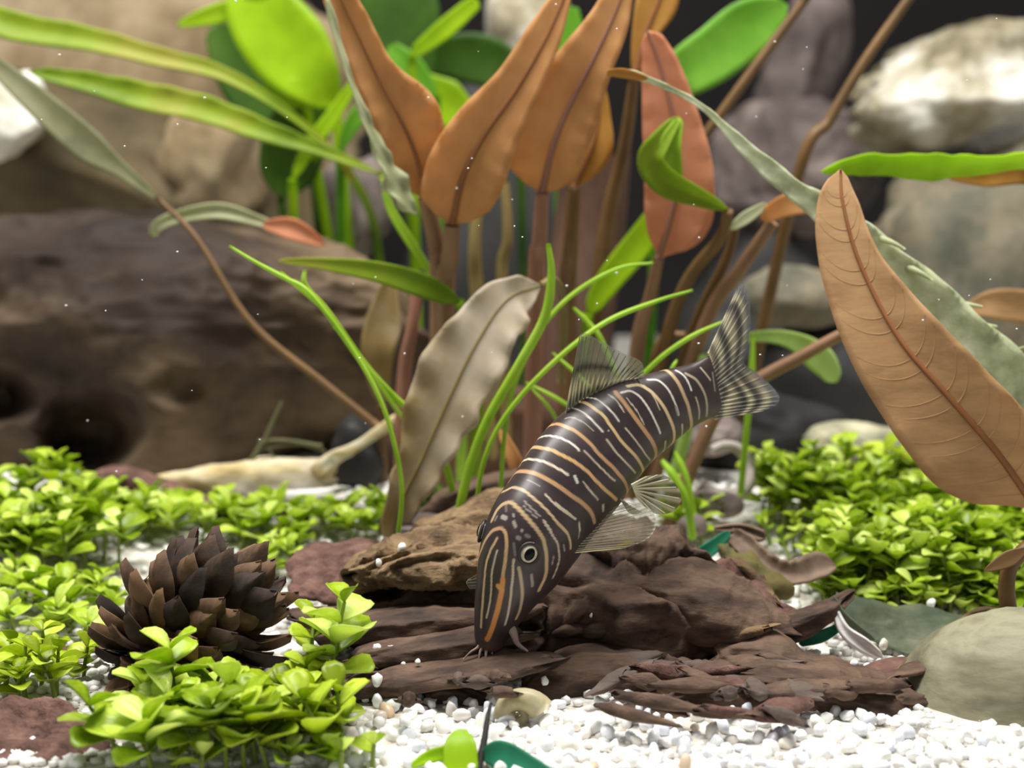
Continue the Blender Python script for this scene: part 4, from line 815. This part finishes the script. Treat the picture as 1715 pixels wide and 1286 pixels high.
# curled dead leaf
t = thing('curled_dead_leaf', at(1300, 990, 20.2), 'curled grey brown dead leaf lying in front of the green carpet', 'leaf')
leaf('blade', [(1215, 890, 20.9), (1245, 905, 20.6), (1285, 945, 20.3), (1330, 965, 20.2), (1400, 950, 20.3)], [8, 24, 28, 18, 14], [8, 12, 16, 26, 40], M['litter'], t, fold=0.5, ruffle=0.12, thick=0.04, roll=20)
leaf('rolled_edge', [(1196, 886, 20.9), (1240, 884, 20.8), (1282, 900, 20.7)], [4, 10, 10], [4, 6, 10], M['litter'], t, fold=0.8, thick=0.05)
plate('litter_clod', [(1200, 920, 20.7), (1235, 905, 20.8), (1290, 960, 20.2), (1330, 985, 20.0), (1300, 1005, 19.8), (1240, 985, 20.0)], M['olitter'], 'olive mossy clod under the curled dead leaf', 'debris', 0.3, 0.12, 2.5, 0.1, seed=8)
leaf_ = lambda nm, lab, pts, wa, wb, m, **k: tag(leaf(nm, pts, wa, wb, m, None, **k), lab, 'leaf')
leaf_('teal_leaf_scrap', 'teal green leaf scrap behind the reddish plate', [(1150, 935, 20.6), (1185, 925, 20.6), (1222, 890, 20.7)], [3, 10, 8], [6, 16, 6], M['teal'], fold=0.2)
leaf_('teal_leaf_scrap', 'teal leaf scrap under the white shell shard', [(1338, 1078, 18.8), (1375, 1064, 18.8), (1412, 1046, 18.9)], [6, 12, 6], [4, 8, 5], M['teal'], fold=0.2)
leaf_('teal_leaf_scrap', 'faint teal leaf scrap lying on the pitted bark plate', [(566, 1010, 19.2), (590, 1000, 19.3), (616, 985, 19.5)], [4, 10, 4], [4, 12, 4], M['tealg'], fold=0.2)
# shell shards
t = thing('shell_shard', at(1450, 1105, 18.6), 'pale split shell shard sticking up from the litter', 'shell')
leaf('outer_shell', [(1398, 1020, 18.8), (1415, 1055, 18.65), (1445, 1080, 18.6), (1478, 1102, 18.6)], [5, 10, 12, 5], [4, 8, 12, 6], M['shell'], t, fold=0.5, thick=0.05)
leaf('inner_shell', [(1396, 1000, 18.9), (1405, 1030, 18.8), (1430, 1055, 18.75), (1465, 1072, 18.75)], [4, 8, 6, 3], [4, 12, 12, 4], M['tealg'], t, fold=0.4, thick=0.04)
plate('algae_film', [(1400, 1000, 19.6), (1460, 1012, 19.6), (1560, 1010, 19.6), (1618, 1030, 19.3), (1600, 1070, 18.9), (1540, 1090, 18.7), (1470, 1075, 18.9), (1420, 1040, 19.2)], M['tealg'], 'grey green algae covered leaf lying before the green carpet', 'leaf', 0.06, 0.14, 2.0, seed=12)
# dead brown leaf leaning on boulder
t = thing('dead_leaf', at(1530, 1140, 18.2), 'brown dead leaf with a raised edge leaning on the boulder', 'leaf')
plate('blade', [(1480, 1148, 17.9), (1530, 1100, 18.3), (1600, 1050, 18.8), (1640, 1025, 19.0), (1700, 1035, 18.8), (1660, 1070, 18.4), (1600, 1105, 18.0), (1530, 1140, 17.8)], M['litter'], None, None, 0.06, 0.05, 2.5, seed=13, parent=t)
tube('raised_edge', [(1476, 1150, 17.8), (1530, 1100, 18.15), (1598, 1048, 18.6), (1642, 1022, 18.85), (1690, 1028, 18.8)], 0.04, 0.05, M['barkt'], t)
slab('dark bark wedge under the brown dead leaf', [(1470, 1175, 17.6), (1530, 1165, 17.7), (1590, 1130, 17.9), (1640, 1100, 18.1)], [0.2, 0.36, 0.36, 0.2], [0.08, 0.16, 0.16, 0.08], M['bark'], 73)
slab('red brown bark under the end of the diagonal strip', [(1420, 1150, 18.1), (1480, 1130, 18.1), (1550, 1120, 18.1)], [0.2, 0.3, 0.2], [0.06, 0.1, 0.06], M['barkr'], 74)
for k in range(46):   # shards and crumbs of bark
    z = 0 if k < 30 else 1 if k < 40 else 2
    px, py = [(R.uniform(1030, 1540), R.uniform(1105, 1205)), (R.uniform(600, 900), R.uniform(1060, 1180)), (R.uniform(560, 760), R.uniform(930, 990))][z]
    p = gnd(px, py, 0.30 if z == 0 else 0.4); a = R.uniform(-0.7, 0.7); L = R.uniform(0.1, 0.62) if z == 0 else R.uniform(0.08, 0.2); d = np.array([math.cos(a), math.sin(a), R.uniform(-.25, .25)]) * L
    chunk('bark_shard' if z == 0 else 'bark_crumb', [p - d, p, p + d], [0.03, R.uniform(0.05, 0.16), 0.02], [0.02, R.uniform(0.03, 0.08), 0.015], [M['bark'], M['barkg'], M['barkr'], M['bark'], M['barkg'], M['bark']][k % 6],
          ['flat bark shard lying loose on the debris heap', 'small bark crumb caught on the strips by the fish mouth', 'small bark crumb near the tan driftwood top'][z], 'bark', seed=100 + k,
          group=['shards on the debris heap', 'crumbs by the fish mouth', 'crumbs by the driftwood top'][z], n=26, sides=14, amp=0.035, freq=3.5, along=0.4, sq=0.5, ragged=0.12, roll=R.uniform(-35, 35))

# ---- pine cone
M['scale'] = mat_solid('cone_scale', [(34, 23, 16), (70, 50, 35), (112, 84, 60)], 1.6, 0.75, 0.6, (1, 1, 0.5), 7, rnd=0.5, bdist=0.04)
M['core'] = mat_solid('cone_core', [(50, 35, 24), (78, 56, 39)], 2, 0.8, 0.5)
cc = at(322, 1050, 17.7); axis = nrm(np.array([0.62, 0.42, 0.40])); RA, RL = 0.78, 1.02
cone = thing('pine_cone', (cc[0], cc[1], 0.0), 'open brown pine cone lying on the gravel', 'cone')
e1 = nrm(np.cross(axis, [0, 0, 1.0])); e2 = np.cross(axis, e1)
Vs, Fs = ICO[3]; Bm = np.stack([e1, e2, axis], 1)
mk('core', (Vs * np.array([RA * 0.72, RA * 0.72, RL * 0.9])) @ Bm.T + cc, Fs, M['core'], cone)
def scale_mesh():
    n, m = 9, 7; t = np.linspace(0, 1, n)
    w = np.array([0.14, 0.19, 0.25, 0.29, 0.30, 0.27, 0.20, 0.10, 0.012])
    th = np.array([0.06, 0.07, 0.08, 0.09, 0.10, 0.10, 0.08, 0.05, 0.01])
    zc = 0.16 * t ** 2.2
    s = np.linspace(-1, 1, m); top, bot = [], []
    for i in range(n):
        for q in s:
            cup = 0.11 * q * q * t[i]
            top.append([q * w[i], t[i] * 0.92, zc[i] + cup + th[i] * (1 - q * q) * 0.35 + 0.012]); bot.append([q * w[i], t[i] * 0.92, zc[i] + cup - th[i] * (1 - abs(q) ** 1.5)])
    F_ = gridfaces(n, m).tolist(); N = n * m
    Fa = [f[::-1] for f in F_] + [[x + N for x in f] for f in F_]
    edge = [i * m for i in range(n)] + [(n - 1) * m + k for k in range(1, m)] + [i * m + m - 1 for i in range(n - 2, -1, -1)] + list(range(m - 2, 0, -1))
    for a, b in zip(edge, edge[1:] + edge[:1]): Fa.append([a, b, b + N, a + N])
    return np.array(top + bot), Fa
SV, SF = scale_mesh()
sm = bpy.data.meshes.new('scale'); sm.from_pydata((SV * CM).tolist(), [], SF); sm.polygons.foreach_set('use_smooth', np.ones(len(sm.polygons), bool)); sm.materials.append(M['scale'])
NS = 112
for k in range(NS):
    f = (k + 0.5) / NS; cz = 1 - 1.93 * f; cz = -cz     # from the stalk end (-1) towards the tip
    th = k * 2.399963; rr = math.sqrt(max(0, 1 - cz * cz))
    out = e1 * math.cos(th) + e2 * math.sin(th)
    pos = cc + out * (RA * rr * 0.62) + axis * (RL * cz * 0.86)
    nrmv = nrm(out * rr / RA + axis * cz / RL)
    tilt = nrm(nrmv * 1.0 + axis * 0.22 + np.array([0, 0, 0.12]))  # scales open outwards and forwards
    side = nrm(np.cross(tilt, nrmv + axis * -0.2 + out * 0.01)); up_ = np.cross(side, tilt)
    if up_ @ axis > 0: side, up_ = -side, -up_
    # the cup faces the tip of the cone
    up_ = -up_; side = np.cross(tilt, up_)
    sc = R.uniform(0.56, 0.86) * (0.7 + 0.3 * rr)
    o = bpy.data.objects.new('scale', sm); COL.objects.link(o); o.parent = cone
    Mx = Matrix(((side[0], tilt[0], up_[0]), (side[1], tilt[1], up_[1]), (side[2], tilt[2], up_[2]))).to_4x4()
    lc = (pos - ORG[cone]) * CM
    o.matrix_local = Matrix.Translation(lc.tolist()) @ Mx @ Matrix.Rotation(R.uniform(-.3, .3), 4, 'Z') @ Matrix.Rotation(R.uniform(-.35, .35), 4, 'Y') @ Matrix.Rotation(R.uniform(-.3, .3), 4, 'X') @ Matrix.Diagonal((sc * R.uniform(.95, 1.35), sc, sc * 1.2, 1))
# ---- front leaf with dark rib, snail shell
t = thing('front_leaf', (at(805, 1286, 15.0)), 'dark green leaf with a black stalk at the front of the gravel', 'leaf')
leaf('blade', [(808, 1262, 15.0), (840, 1262, 14.9), (900, 1290, 14.7), (960, 1320, 14.5)], [14, 30, 30, 10], [8, 22, 16, 6], M['teal'], t, fold=0.15, thick=0.03)
tube('stalk', [(822, 1178, 15.6), (816, 1205, 15.4), (810, 1245, 15.1), (798, 1300, 14.8)], 0.02, 0.05, M['barkd'], t)
t = thing('front_leaf', (at(770, 1286, 14.9)), 'blurred lime leaf beside the black stalk on the gravel', 'leaf')
leaf('blade', [(770, 1222, 15.2), (772, 1250, 15.0), (778, 1300, 14.8)], [8, 30, 34], [10, 26, 24], M['lime'], t, fold=0.2, thick=0.03)
leaf('blade', [(755, 1262, 15.0), (720, 1268, 15.0), (690, 1284, 14.9)], [16, 12, 6], [10, 10, 3], M['lime'], t, fold=0.2, thick=0.03)
M['snail'] = mat_leaf('snail_shell', [(150, 138, 100), (196, 186, 150), (214, 208, 184)], 1.6, 0.3, 0.35, alpha=0.9)
c0 = at(866, 1196, 16.4); sp = []; rad = []
for k in range(60):
    a = k / 59 * 4.4 * math.pi; r = 0.30 * math.exp(-0.19 * a); sp.append(c0 + np.array([math.cos(a + 0.3) * r, -0.05 + 0.012 * a, math.sin(a + 0.3) * r * 0.85])); rad.append(r * 0.52 + 0.006)
V, Fc = tube_mesh(np.array(sp), rad, 14); tag(mk('snail_shell', V, Fc, M['snail']), 'translucent beige coiled snail shell half buried in the gravel', 'shell')

# ================================================================== CARPET PLANTS
def carpet_mat(name, cols): return mat_leaf(name, cols, 1.2, 0.45, 0.35, rnd=0.55, bmp=0.1, spec=0.45)
M['carpet'] = carpet_mat('carpet_leaf', [(138, 164, 26), (178, 204, 46), (204, 224, 78), (224, 238, 134)])
M['carpety'] = carpet_mat('yellow_carpet_leaf', [(150, 170, 26), (188, 208, 48), (214, 230, 84)])
M['cstem'] = mat_leaf('carpet_stem', [(130, 150, 60), (160, 176, 90)], 2, 0.3, 0.5)
def leaflet():
    n, m = 6, 5; t = np.linspace(0, 1, n); w = 0.38 * np.array([0.10, 0.55, 0.88, 1.0, 0.90, 0.34]); s = np.linspace(-1, 1, m)
    top, bot = [], []
    for i in range(n):
        for q in s:
            z = 0.16 * q * q * w[i] / 0.36 - 0.18 * (t[i] - 0.35) ** 2 + 0.02
            top.append([q * w[i], t[i], z + 0.02 * (1 - q * q)]); bot.append([q * w[i], t[i], z - 0.015])
    F_ = gridfaces(n, m).tolist(); N = n * m
    Fa = [f[::-1] for f in F_] + [[x + N for x in f] for f in F_]
    edge = [i * m for i in range(n)] + [(n - 1) * m + k for k in range(1, m)] + [i * m + m - 1 for i in range(n - 2, -1, -1)] + list(range(m - 2, 0, -1))
    for a, b in zip(edge, edge[1:] + edge[:1]): Fa.append([a, b, b + N, a + N])
    return np.array(top + bot), Fa
LV, LF = leaflet(); LM = {}
for key in ('carpet', 'carpety'):
    me = bpy.data.meshes.new('leaf'); me.from_pydata((LV * CM).tolist(), [], LF); me.polygons.foreach_set('use_smooth', np.ones(len(me.polygons), bool)); me.materials.append(M[key]); LM[key] = me
def sprig_proto(rng, h, nl, size, key, lean=0.35):
    root = thing('carpet_sprig', (0, 0, 0), None, 'plant')
    a = rng.uniform(0, 6.28); L = rng.uniform(0.3, 1) * lean
    P = spline(np.array([[0, 0, -0.1], [math.cos(a) * L * 0.3 * h, math.sin(a) * L * 0.3 * h, h * 0.5], [math.cos(a) * L * h, math.sin(a) * L * h, h]]), 12)
    V, Fc = tube_mesh(P, np.linspace(0.035, 0.022, 12), 5); mk('stem', V, Fc, M['cstem'], root)
    yaw = rng.uniform(0, 3.14)
    for k in range(nl):
        f = 1.0 - (k // 2) * (0.72 / max(1, (nl + 1) // 2)); i = f * 11; p = P[min(11, int(i))]
        ang = yaw + (k % 2) * math.pi + (k // 2) * math.pi / 2 + rng.uniform(-.25, .25)
        el = rng.uniform(0.1, 0.6) if k > 1 else rng.uniform(0.35, 0.9)
        s = size * rng.uniform(0.78, 1.2) * (0.7 if k < 2 else 1.0)
        o = bpy.data.objects.new('leaf', LM[key]); COL.objects.link(o); o.parent = root
        o.matrix_local = Matrix.Translation((p * CM).tolist()) @ Matrix.Rotation(ang, 4, 'Z') @ Matrix.Rotation(el, 4, 'X') @ Matrix.Rotation(rng.uniform(-.3, .3), 4, 'Y') @ Matrix.Scale(s, 4)
    return root
RS = random.Random(11)
PROTO = {}
USED = set()
def protos(key, h, nl, size, n=6, lean=0.35):
    k = (key, h, nl, size)
    if k not in PROTO: PROTO[k] = [sprig_proto(RS, h * RS.uniform(0.8, 1.2), nl + RS.choice((-1, 0, 1)), size, key, lean) for _ in range(n)]
    return PROTO[k]
def place(pr, P, label, group, scale=1.0, tilt=None):
    if pr in USED: o = copy_tree(pr)
    else: o = pr; USED.add(pr)
    o.location = (np.asarray(P) * CM).tolist()
    o.rotation_euler = tilt if tilt else (RS.uniform(-.25, .25), RS.uniform(-.25, .25), RS.uniform(0, 6.28)); o.scale = (scale,) * 3
    tag(o, label, 'plant', group)
    return o
def clump(poly_px, n, key, h, nl, size, label, group, lean=0.35, mind=0.25, zf=None):
    """scatter sprigs on the bed inside a pixel polygon"""
    pts = []; xs_ = [p[0] for p in poly_px]; ys_ = [p[1] for p in poly_px]; tries = 0
    G = [gnd(*p) for p in poly_px]; gx = [g[0] for g in G]; gy = [g[1] for g in G]
    def inside(x, y):
        c = False; j = len(gx) - 1
        for i in range(len(gx)):
            if (gy[i] > y) != (gy[j] > y) and x < (gx[j] - gx[i]) * (y - gy[i]) / (gy[j] - gy[i]) + gx[i]: c = not c
            j = i
        return c
    while len(pts) < n and tries < n * 60:
        tries += 1; x, y = RS.uniform(min(gx), max(gx)), RS.uniform(min(gy), max(gy))
        if not inside(x, y) or any((x - a) ** 2 + (y - b) ** 2 < mind ** 2 for a, b in pts): continue
        pts.append((x, y))
        hh = 1.0 if zf is None else zf(x, y)
        place(RS.choice(protos(key, h, nl, size, lean=lean)), (x, y, float(gz(y)) - 0.03), label, group, RS.uniform(0.8, 1.15) * hh)
# right hand carpet
clump([(1375, 1018), (1500, 1030), (1720, 1030), (1790, 940), (1790, 872), (1640, 868), (1500, 868), (1400, 892), (1390, 950)], 125, 'carpet', 0.95, 8, 0.46, 'bright green sprig of the dense carpet under the big brown leaf', 'carpet sprigs under the big brown leaf', mind=0.29)
clump([(1290, 900), (1400, 905), (1420, 862), (1340, 850), (1270, 868)], 26, 'carpet', 1.35, 10, 0.42, 'green sprig of the tall carpet next to the curled root', 'carpet sprigs next to the curled root', mind=0.28)
clump([(1430, 870), (1700, 872), (1700, 850), (1450, 845)], 20, 'carpety', 1.1, 8, 0.45, 'yellowish sprig at the back of the dense carpet', 'yellow sprigs at the back of the carpet', mind=0.36)
clump([(1270, 930), (1400, 985), (1400, 920), (1300, 905)], 8, 'carpet', 0.5, 6, 0.3, 'low green sprig around the curled dead leaf', 'low sprigs around the dead leaf', mind=0.3)
clump([(1100, 920), (1180, 925), (1180, 885), (1100, 880)], 5, 'carpet', 0.7, 6, 0.36, 'green sprig showing below the belly fins', 'sprigs below the belly fins', mind=0.3)
clump([(1380, 1024), (1500, 1036), (1710, 1036), (1710, 1012), (1500, 1010), (1390, 1000)], 26, 'carpet', 0.45, 7, 0.40, 'low sprig along the front rim of the dense carpet', 'rim sprigs of the dense carpet', mind=0.26)
# left back
clump([(-20, 965), (120, 975), (200, 950), (215, 890), (150, 868), (-20, 862)], 38, 'carpet', 0.85, 7, 0.52, 'green sprig in the left clump at the foot of the log', 'left clump at the log foot', mind=0.36)
clump([(215, 905), (470, 925), (640, 900), (640, 868), (430, 880), (215, 860)], 34, 'carpet', 0.45, 6, 0.48, 'low green sprig on the gravel between log and pine cone', 'low sprigs between log and cone', mind=0.4)
clump([(-20, 1070), (120, 1078), (190, 1050), (190, 985), (-20, 985)], 20, 'carpet', 0.35, 5, 0.46, 'short green sprig on the white gravel left of the cone', 'short sprigs left of the cone', mind=0.4)
clump([(440, 985), (500, 960), (520, 925), (440, 925)], 7, 'carpet', 0.4, 6, 0.32, 'small green sprig just right of the cone', 'sprigs right of the cone', mind=0.3)
clump([(600, 905), (655, 905), (650, 880), (610, 880)], 5, 'carpet', 0.5, 7, 0.34, 'green sprig at the base of the withered leaf', 'sprigs at the withered leaf base', mind=0.25)
# left front
clump([(-30, 1185), (60, 1192), (150, 1180), (160, 1130), (-30, 1128)], 10, 'carpety', 0.55, 7, 0.36, 'yellow green sprig behind the big pitted slab', 'sprigs behind the pitted slab', mind=0.3)
clump([(170, 1300), (420, 1310), (480, 1250), (420, 1200), (220, 1205)], 13, 'carpet', 0.6, 7, 0.60, 'fresh green sprig in the front tuft before the cone', 'front tuft before the cone', mind=0.34, lean=0.5)
clump([(400, 1290), (600, 1290), (600, 1220), (450, 1205)], 9, 'carpety', 0.6, 7, 0.52, 'lime sprig at the right of the front tuft', 'lime sprigs of the front tuft', mind=0.36, lean=0.6)
clump([(240, 1310), (660, 1310), (700, 1285), (300, 1280)], 7, 'carpet', 0.25, 4, 0.36, 'tiny flat sprig pressed into the front gravel', 'flat sprigs in the front gravel', mind=0.4)
# tall upright sprig in front of the slabs
p = gnd(545, 1200); big = sprig_proto(RS, 1.45, 10, 0.62, 'carpet', 0.12)
for ch in big.children:
    if ch.name.startswith('leaf'): ch.scale = [c * RS.uniform(0.8, 1.1) for c in ch.scale]
place(big, p, 'tall upright green sprig with big leaves before the bark slabs', None, 1.0, (0.05, 0.08, 0.6))
big = sprig_proto(RS, 1.0, 8, 0.5, 'carpety', 0.5)
place(big, gnd(500, 1190), 'leaning lime sprig reaching over the right of the cone', None, 1.0, (0.1, 0.35, 0.2))
big = sprig_proto(RS, 0.9, 8, 0.52, 'carpet', 0.4)
place(big, gnd(295, 1215), 'bushy green sprig standing highest before the cone', None, 1.0, (0.0, 0.0, 1.2))
big = sprig_proto(RS, 0.8, 6, 0.5, 'carpety', 0.3)
place(big, gnd(82, 880), 'single yellow green sprig rising against the log', None, 1.3, (0, 0, 0.5))
for pr in [q for v in PROTO.values() for q in v]:      # drop the patterns that were never placed
    if pr not in USED:
        for c in list(pr.children): bpy.data.objects.remove(c)
        bpy.data.objects.remove(pr)
# moss ball beside the withered leaf
M['moss'] = mat_leaf('moss', [(44, 62, 14), (78, 100, 26), (104, 126, 40)], 4, 0.3, 0.8, bmp=1.0)
rock('moss_tuft', 700, 838, 90, 90, 23.0, 0.45, M['moss'], 'dark green moss tuft behind the withered leaf foot', 77, 'moss', amp=0.2, freq=2.5, rough=0.16)

# ================================================================== GRAVEL
def pebble_mat():
    T = NT('gravel_quartz'); oi = T.n('ShaderNodeObjectInfo'); rp = T.n('ShaderNodeValToRGB'); T.l(oi.outputs['Random'], rp.inputs[0])
    cols = [(0.0, (236, 234, 230)), (0.35, (246, 245, 242)), (0.6, (226, 230, 238)), (0.72, (238, 230, 216)), (0.86, (250, 250, 250)), (0.95, (205, 212, 226)), (1.0, (206, 180, 146))]
    e = rp.color_ramp.elements
    while len(e) < len(cols): e.new(0.5)
    for k, (p, c) in enumerate(cols): e[k].position = p; e[k].color = lin(c)
    p = T.n('ShaderNodeBsdfPrincipled'); T.l(rp.outputs[0], p.inputs['Base Color']); p.inputs['Roughness'].default_value = 0.35
    p.inputs['Subsurface Weight'].default_value = 0.0
    T.l(p.outputs[0], T.out.inputs[0]); return T.m
M['peb'] = pebble_mat()
PM = []
for k in range(8):
    V, Fc = rock_mesh((0, 0, 0), (1, 1, 1), 300 + k, 2, 0.22, 1.4, 3); me = bpy.data.meshes.new('pebble'); me.from_pydata((V * CM).tolist(), [], Fc)
    me.polygons.foreach_set('use_smooth', np.ones(len(me.polygons), bool)); me.materials.append(M['peb']); PM.append((me, V, Fc))
RG = random.Random(5)
def pebble(P, r, label, group):
    o = bpy.data.objects.new('pebble', RG.choice(PM)[0]); COL.objects.link(o); o.location = (np.asarray(P) * CM).tolist()
    o.rotation_euler = (RG.uniform(0, 6), RG.uniform(0, 6), RG.uniform(0, 6)); o.scale = (r * RG.uniform(.8, 1.25), r * RG.uniform(.7, 1.1), r * RG.uniform(.6, .9))
    return tag(o, label, 'pebble', group)
taken = []
def ok_p(x, y, d):
    for a, b in taken:
        if (x - a) ** 2 + (y - b) ** 2 < d * d: return False
    taken.append((x, y)); return True
cnt = 0; tries = 0
while cnt < 272 and tries < 20000:
    tries += 1; px, py = RG.uniform(560, 1720), RG.uniform(1178, 1300)
    if px > 1480 and py < 1225: continue
    P = gnd(px, py); r = RG.uniform(0.07, 0.125)
    if not ok_p(P[0], P[1], r * 1.55): continue
    P[2] = r * 0.35 - 0.03; pebble(P, r, 'white quartz grain of the open gravel before the bark', 'open gravel before the bark'); cnt += 1
# the uncountable rest of the bed
Vs, Fs, off = [], [], 0
rg = np.random.RandomState(9); low = [rock_mesh((0, 0, 0), (1, 1, 1), 500 + k, 1, 0.22, 1.4, 2) for k in range(6)]
def add_grain(x, y, r, lift=0.0):
    global off
    V, Fc = low[rg.randint(6)]; a = rg.uniform(0, 6.28); c, s = math.cos(a), math.sin(a)
    W = (V * np.array([r * rg.uniform(.85, 1.2), r, r * .75])) @ np.array([[c, s, 0], [-s, c, 0], [0, 0, 1.0]]) + np.array([x, y, float(gz(y)) + lift])
    Vs.append(W); Fs.extend([[q + off for q in f] for f in Fc]); off += len(W)
for k in range(5200):
    Y = 15.0 + 13.0 * rg.uniform() ** 1.35; hwid = Y * 0.40; x = rg.uniform(-hwid, hwid)
    q = proj(np.array([x, Y, 0.0]))
    front = 560 < q[0] < 1720 and q[1] > 1176
    add_grain(x, Y, rg.uniform(0.05, 0.10), (-0.07 if front else -0.01))
g = mk('gravel', np.vstack(Vs), Fs, mat_solid('gravel_rest', [(196, 192, 184), (232, 230, 226), (246, 246, 244)], 3.0, 0.45, 0.0), origin=(0, 20, 0))
tag(g, 'fine white gravel covering the aquarium bed', 'gravel', kind='stuff')
# white grains that lie on the wood and leaves
for px, py, Y, r in ((672, 918, 19.0, 0.09), (634, 942, 18.9, 0.06), (752, 926, 19.0, 0.045), (695, 905, 19.6, 0.05), (776, 1076, 17.7, 0.085), (742, 1080, 17.7, 0.045), (660, 1086, 17.75, 0.08), (632, 1086, 17.75, 0.07), (618, 1095, 17.75, 0.05), (630, 1057, 18.2, 0.07), (665, 1054, 18.2, 0.05),
                     (700, 1108, 17.3, 0.05), (676, 1112, 17.4, 0.04), (632, 1140, 17.0, 0.085), (912, 1140, 17.2, 0.07), (1212, 1027, 18.3, 0.05), (1236, 1050, 18.3, 0.03), (990, 1030, 18.3, 0.04), (1340, 1193, 16.9, 0.11), (1385, 1150, 17.2, 0.10), (1250, 1140, 17.4, 0.13), (1210, 1098, 18.1, 0.06), (1560, 1138, 17.3, 0.08), (1400, 1195, 17.0, 0.12), (1120, 1182, 17.1, 0.09), (1360, 1138, 17.4, 0.08), (1430, 1112, 18.2, 0.07), (1480, 1078, 18.7, 0.09),
                     (310, 1080, 16.75, 0.06), (158, 1098, 17.3, 0.05), (505, 1075, 17.8, 0.09), (522, 1080, 17.8, 0.09), (512, 1018, 18.3, 0.1), (88, 826, 25.3, 0.12), (262, 826, 25.1, 0.14), (1560, 1010, 20, 0.08)):
    pebble(at(px, py, Y), r, 'stray white grain lying on wood or litter above the bed', 'stray white grains on wood and litter')
for px, py, Y, w, h, lab in ((1180, 842, 24, 70, 44, 'blue grey pebble beside the curled root'), (1218, 846, 24, 56, 46, 'second blue grey pebble touching the first by the root'), (1160, 880, 23, 50, 40, 'small dull grey pebble below the belly fins'), (700, 878, 22, 110, 34, 'flat pale grey pebble at the foot of the blades')):
    rock('pebble', px, py, w, h, Y, w / 2 * Y / F, M['mauve'] if 'grey pebble' in lab else M['peb'], lab, 600 + w, 'pebble', sub=3, amp=0.08)
# specks drifting in the water
Vs, Fs, off = [], [], 0; V0, F0 = ICO[1]
for k in range(70):
    px, py, Y = RG.uniform(0, 1715), RG.uniform(0, 800), RG.uniform(15.5, 21)
    r = RG.uniform(0.006, 0.014); W = (V0 * np.array([r * RG.uniform(1, 1.8), r, r])) + at(px, py, Y)
    Vs.append(W); Fs.extend([[q + off for q in f] for f in F0]); off += len(W)
g = mk('drifting_specks', np.vstack(Vs), Fs, mat_solid('speck', [(220, 220, 216), (245, 245, 240)], 1, 0.6, 0.0), origin=(0, 18, 0))
tag(g, 'tiny white specks drifting in the water', 'debris', kind='stuff')
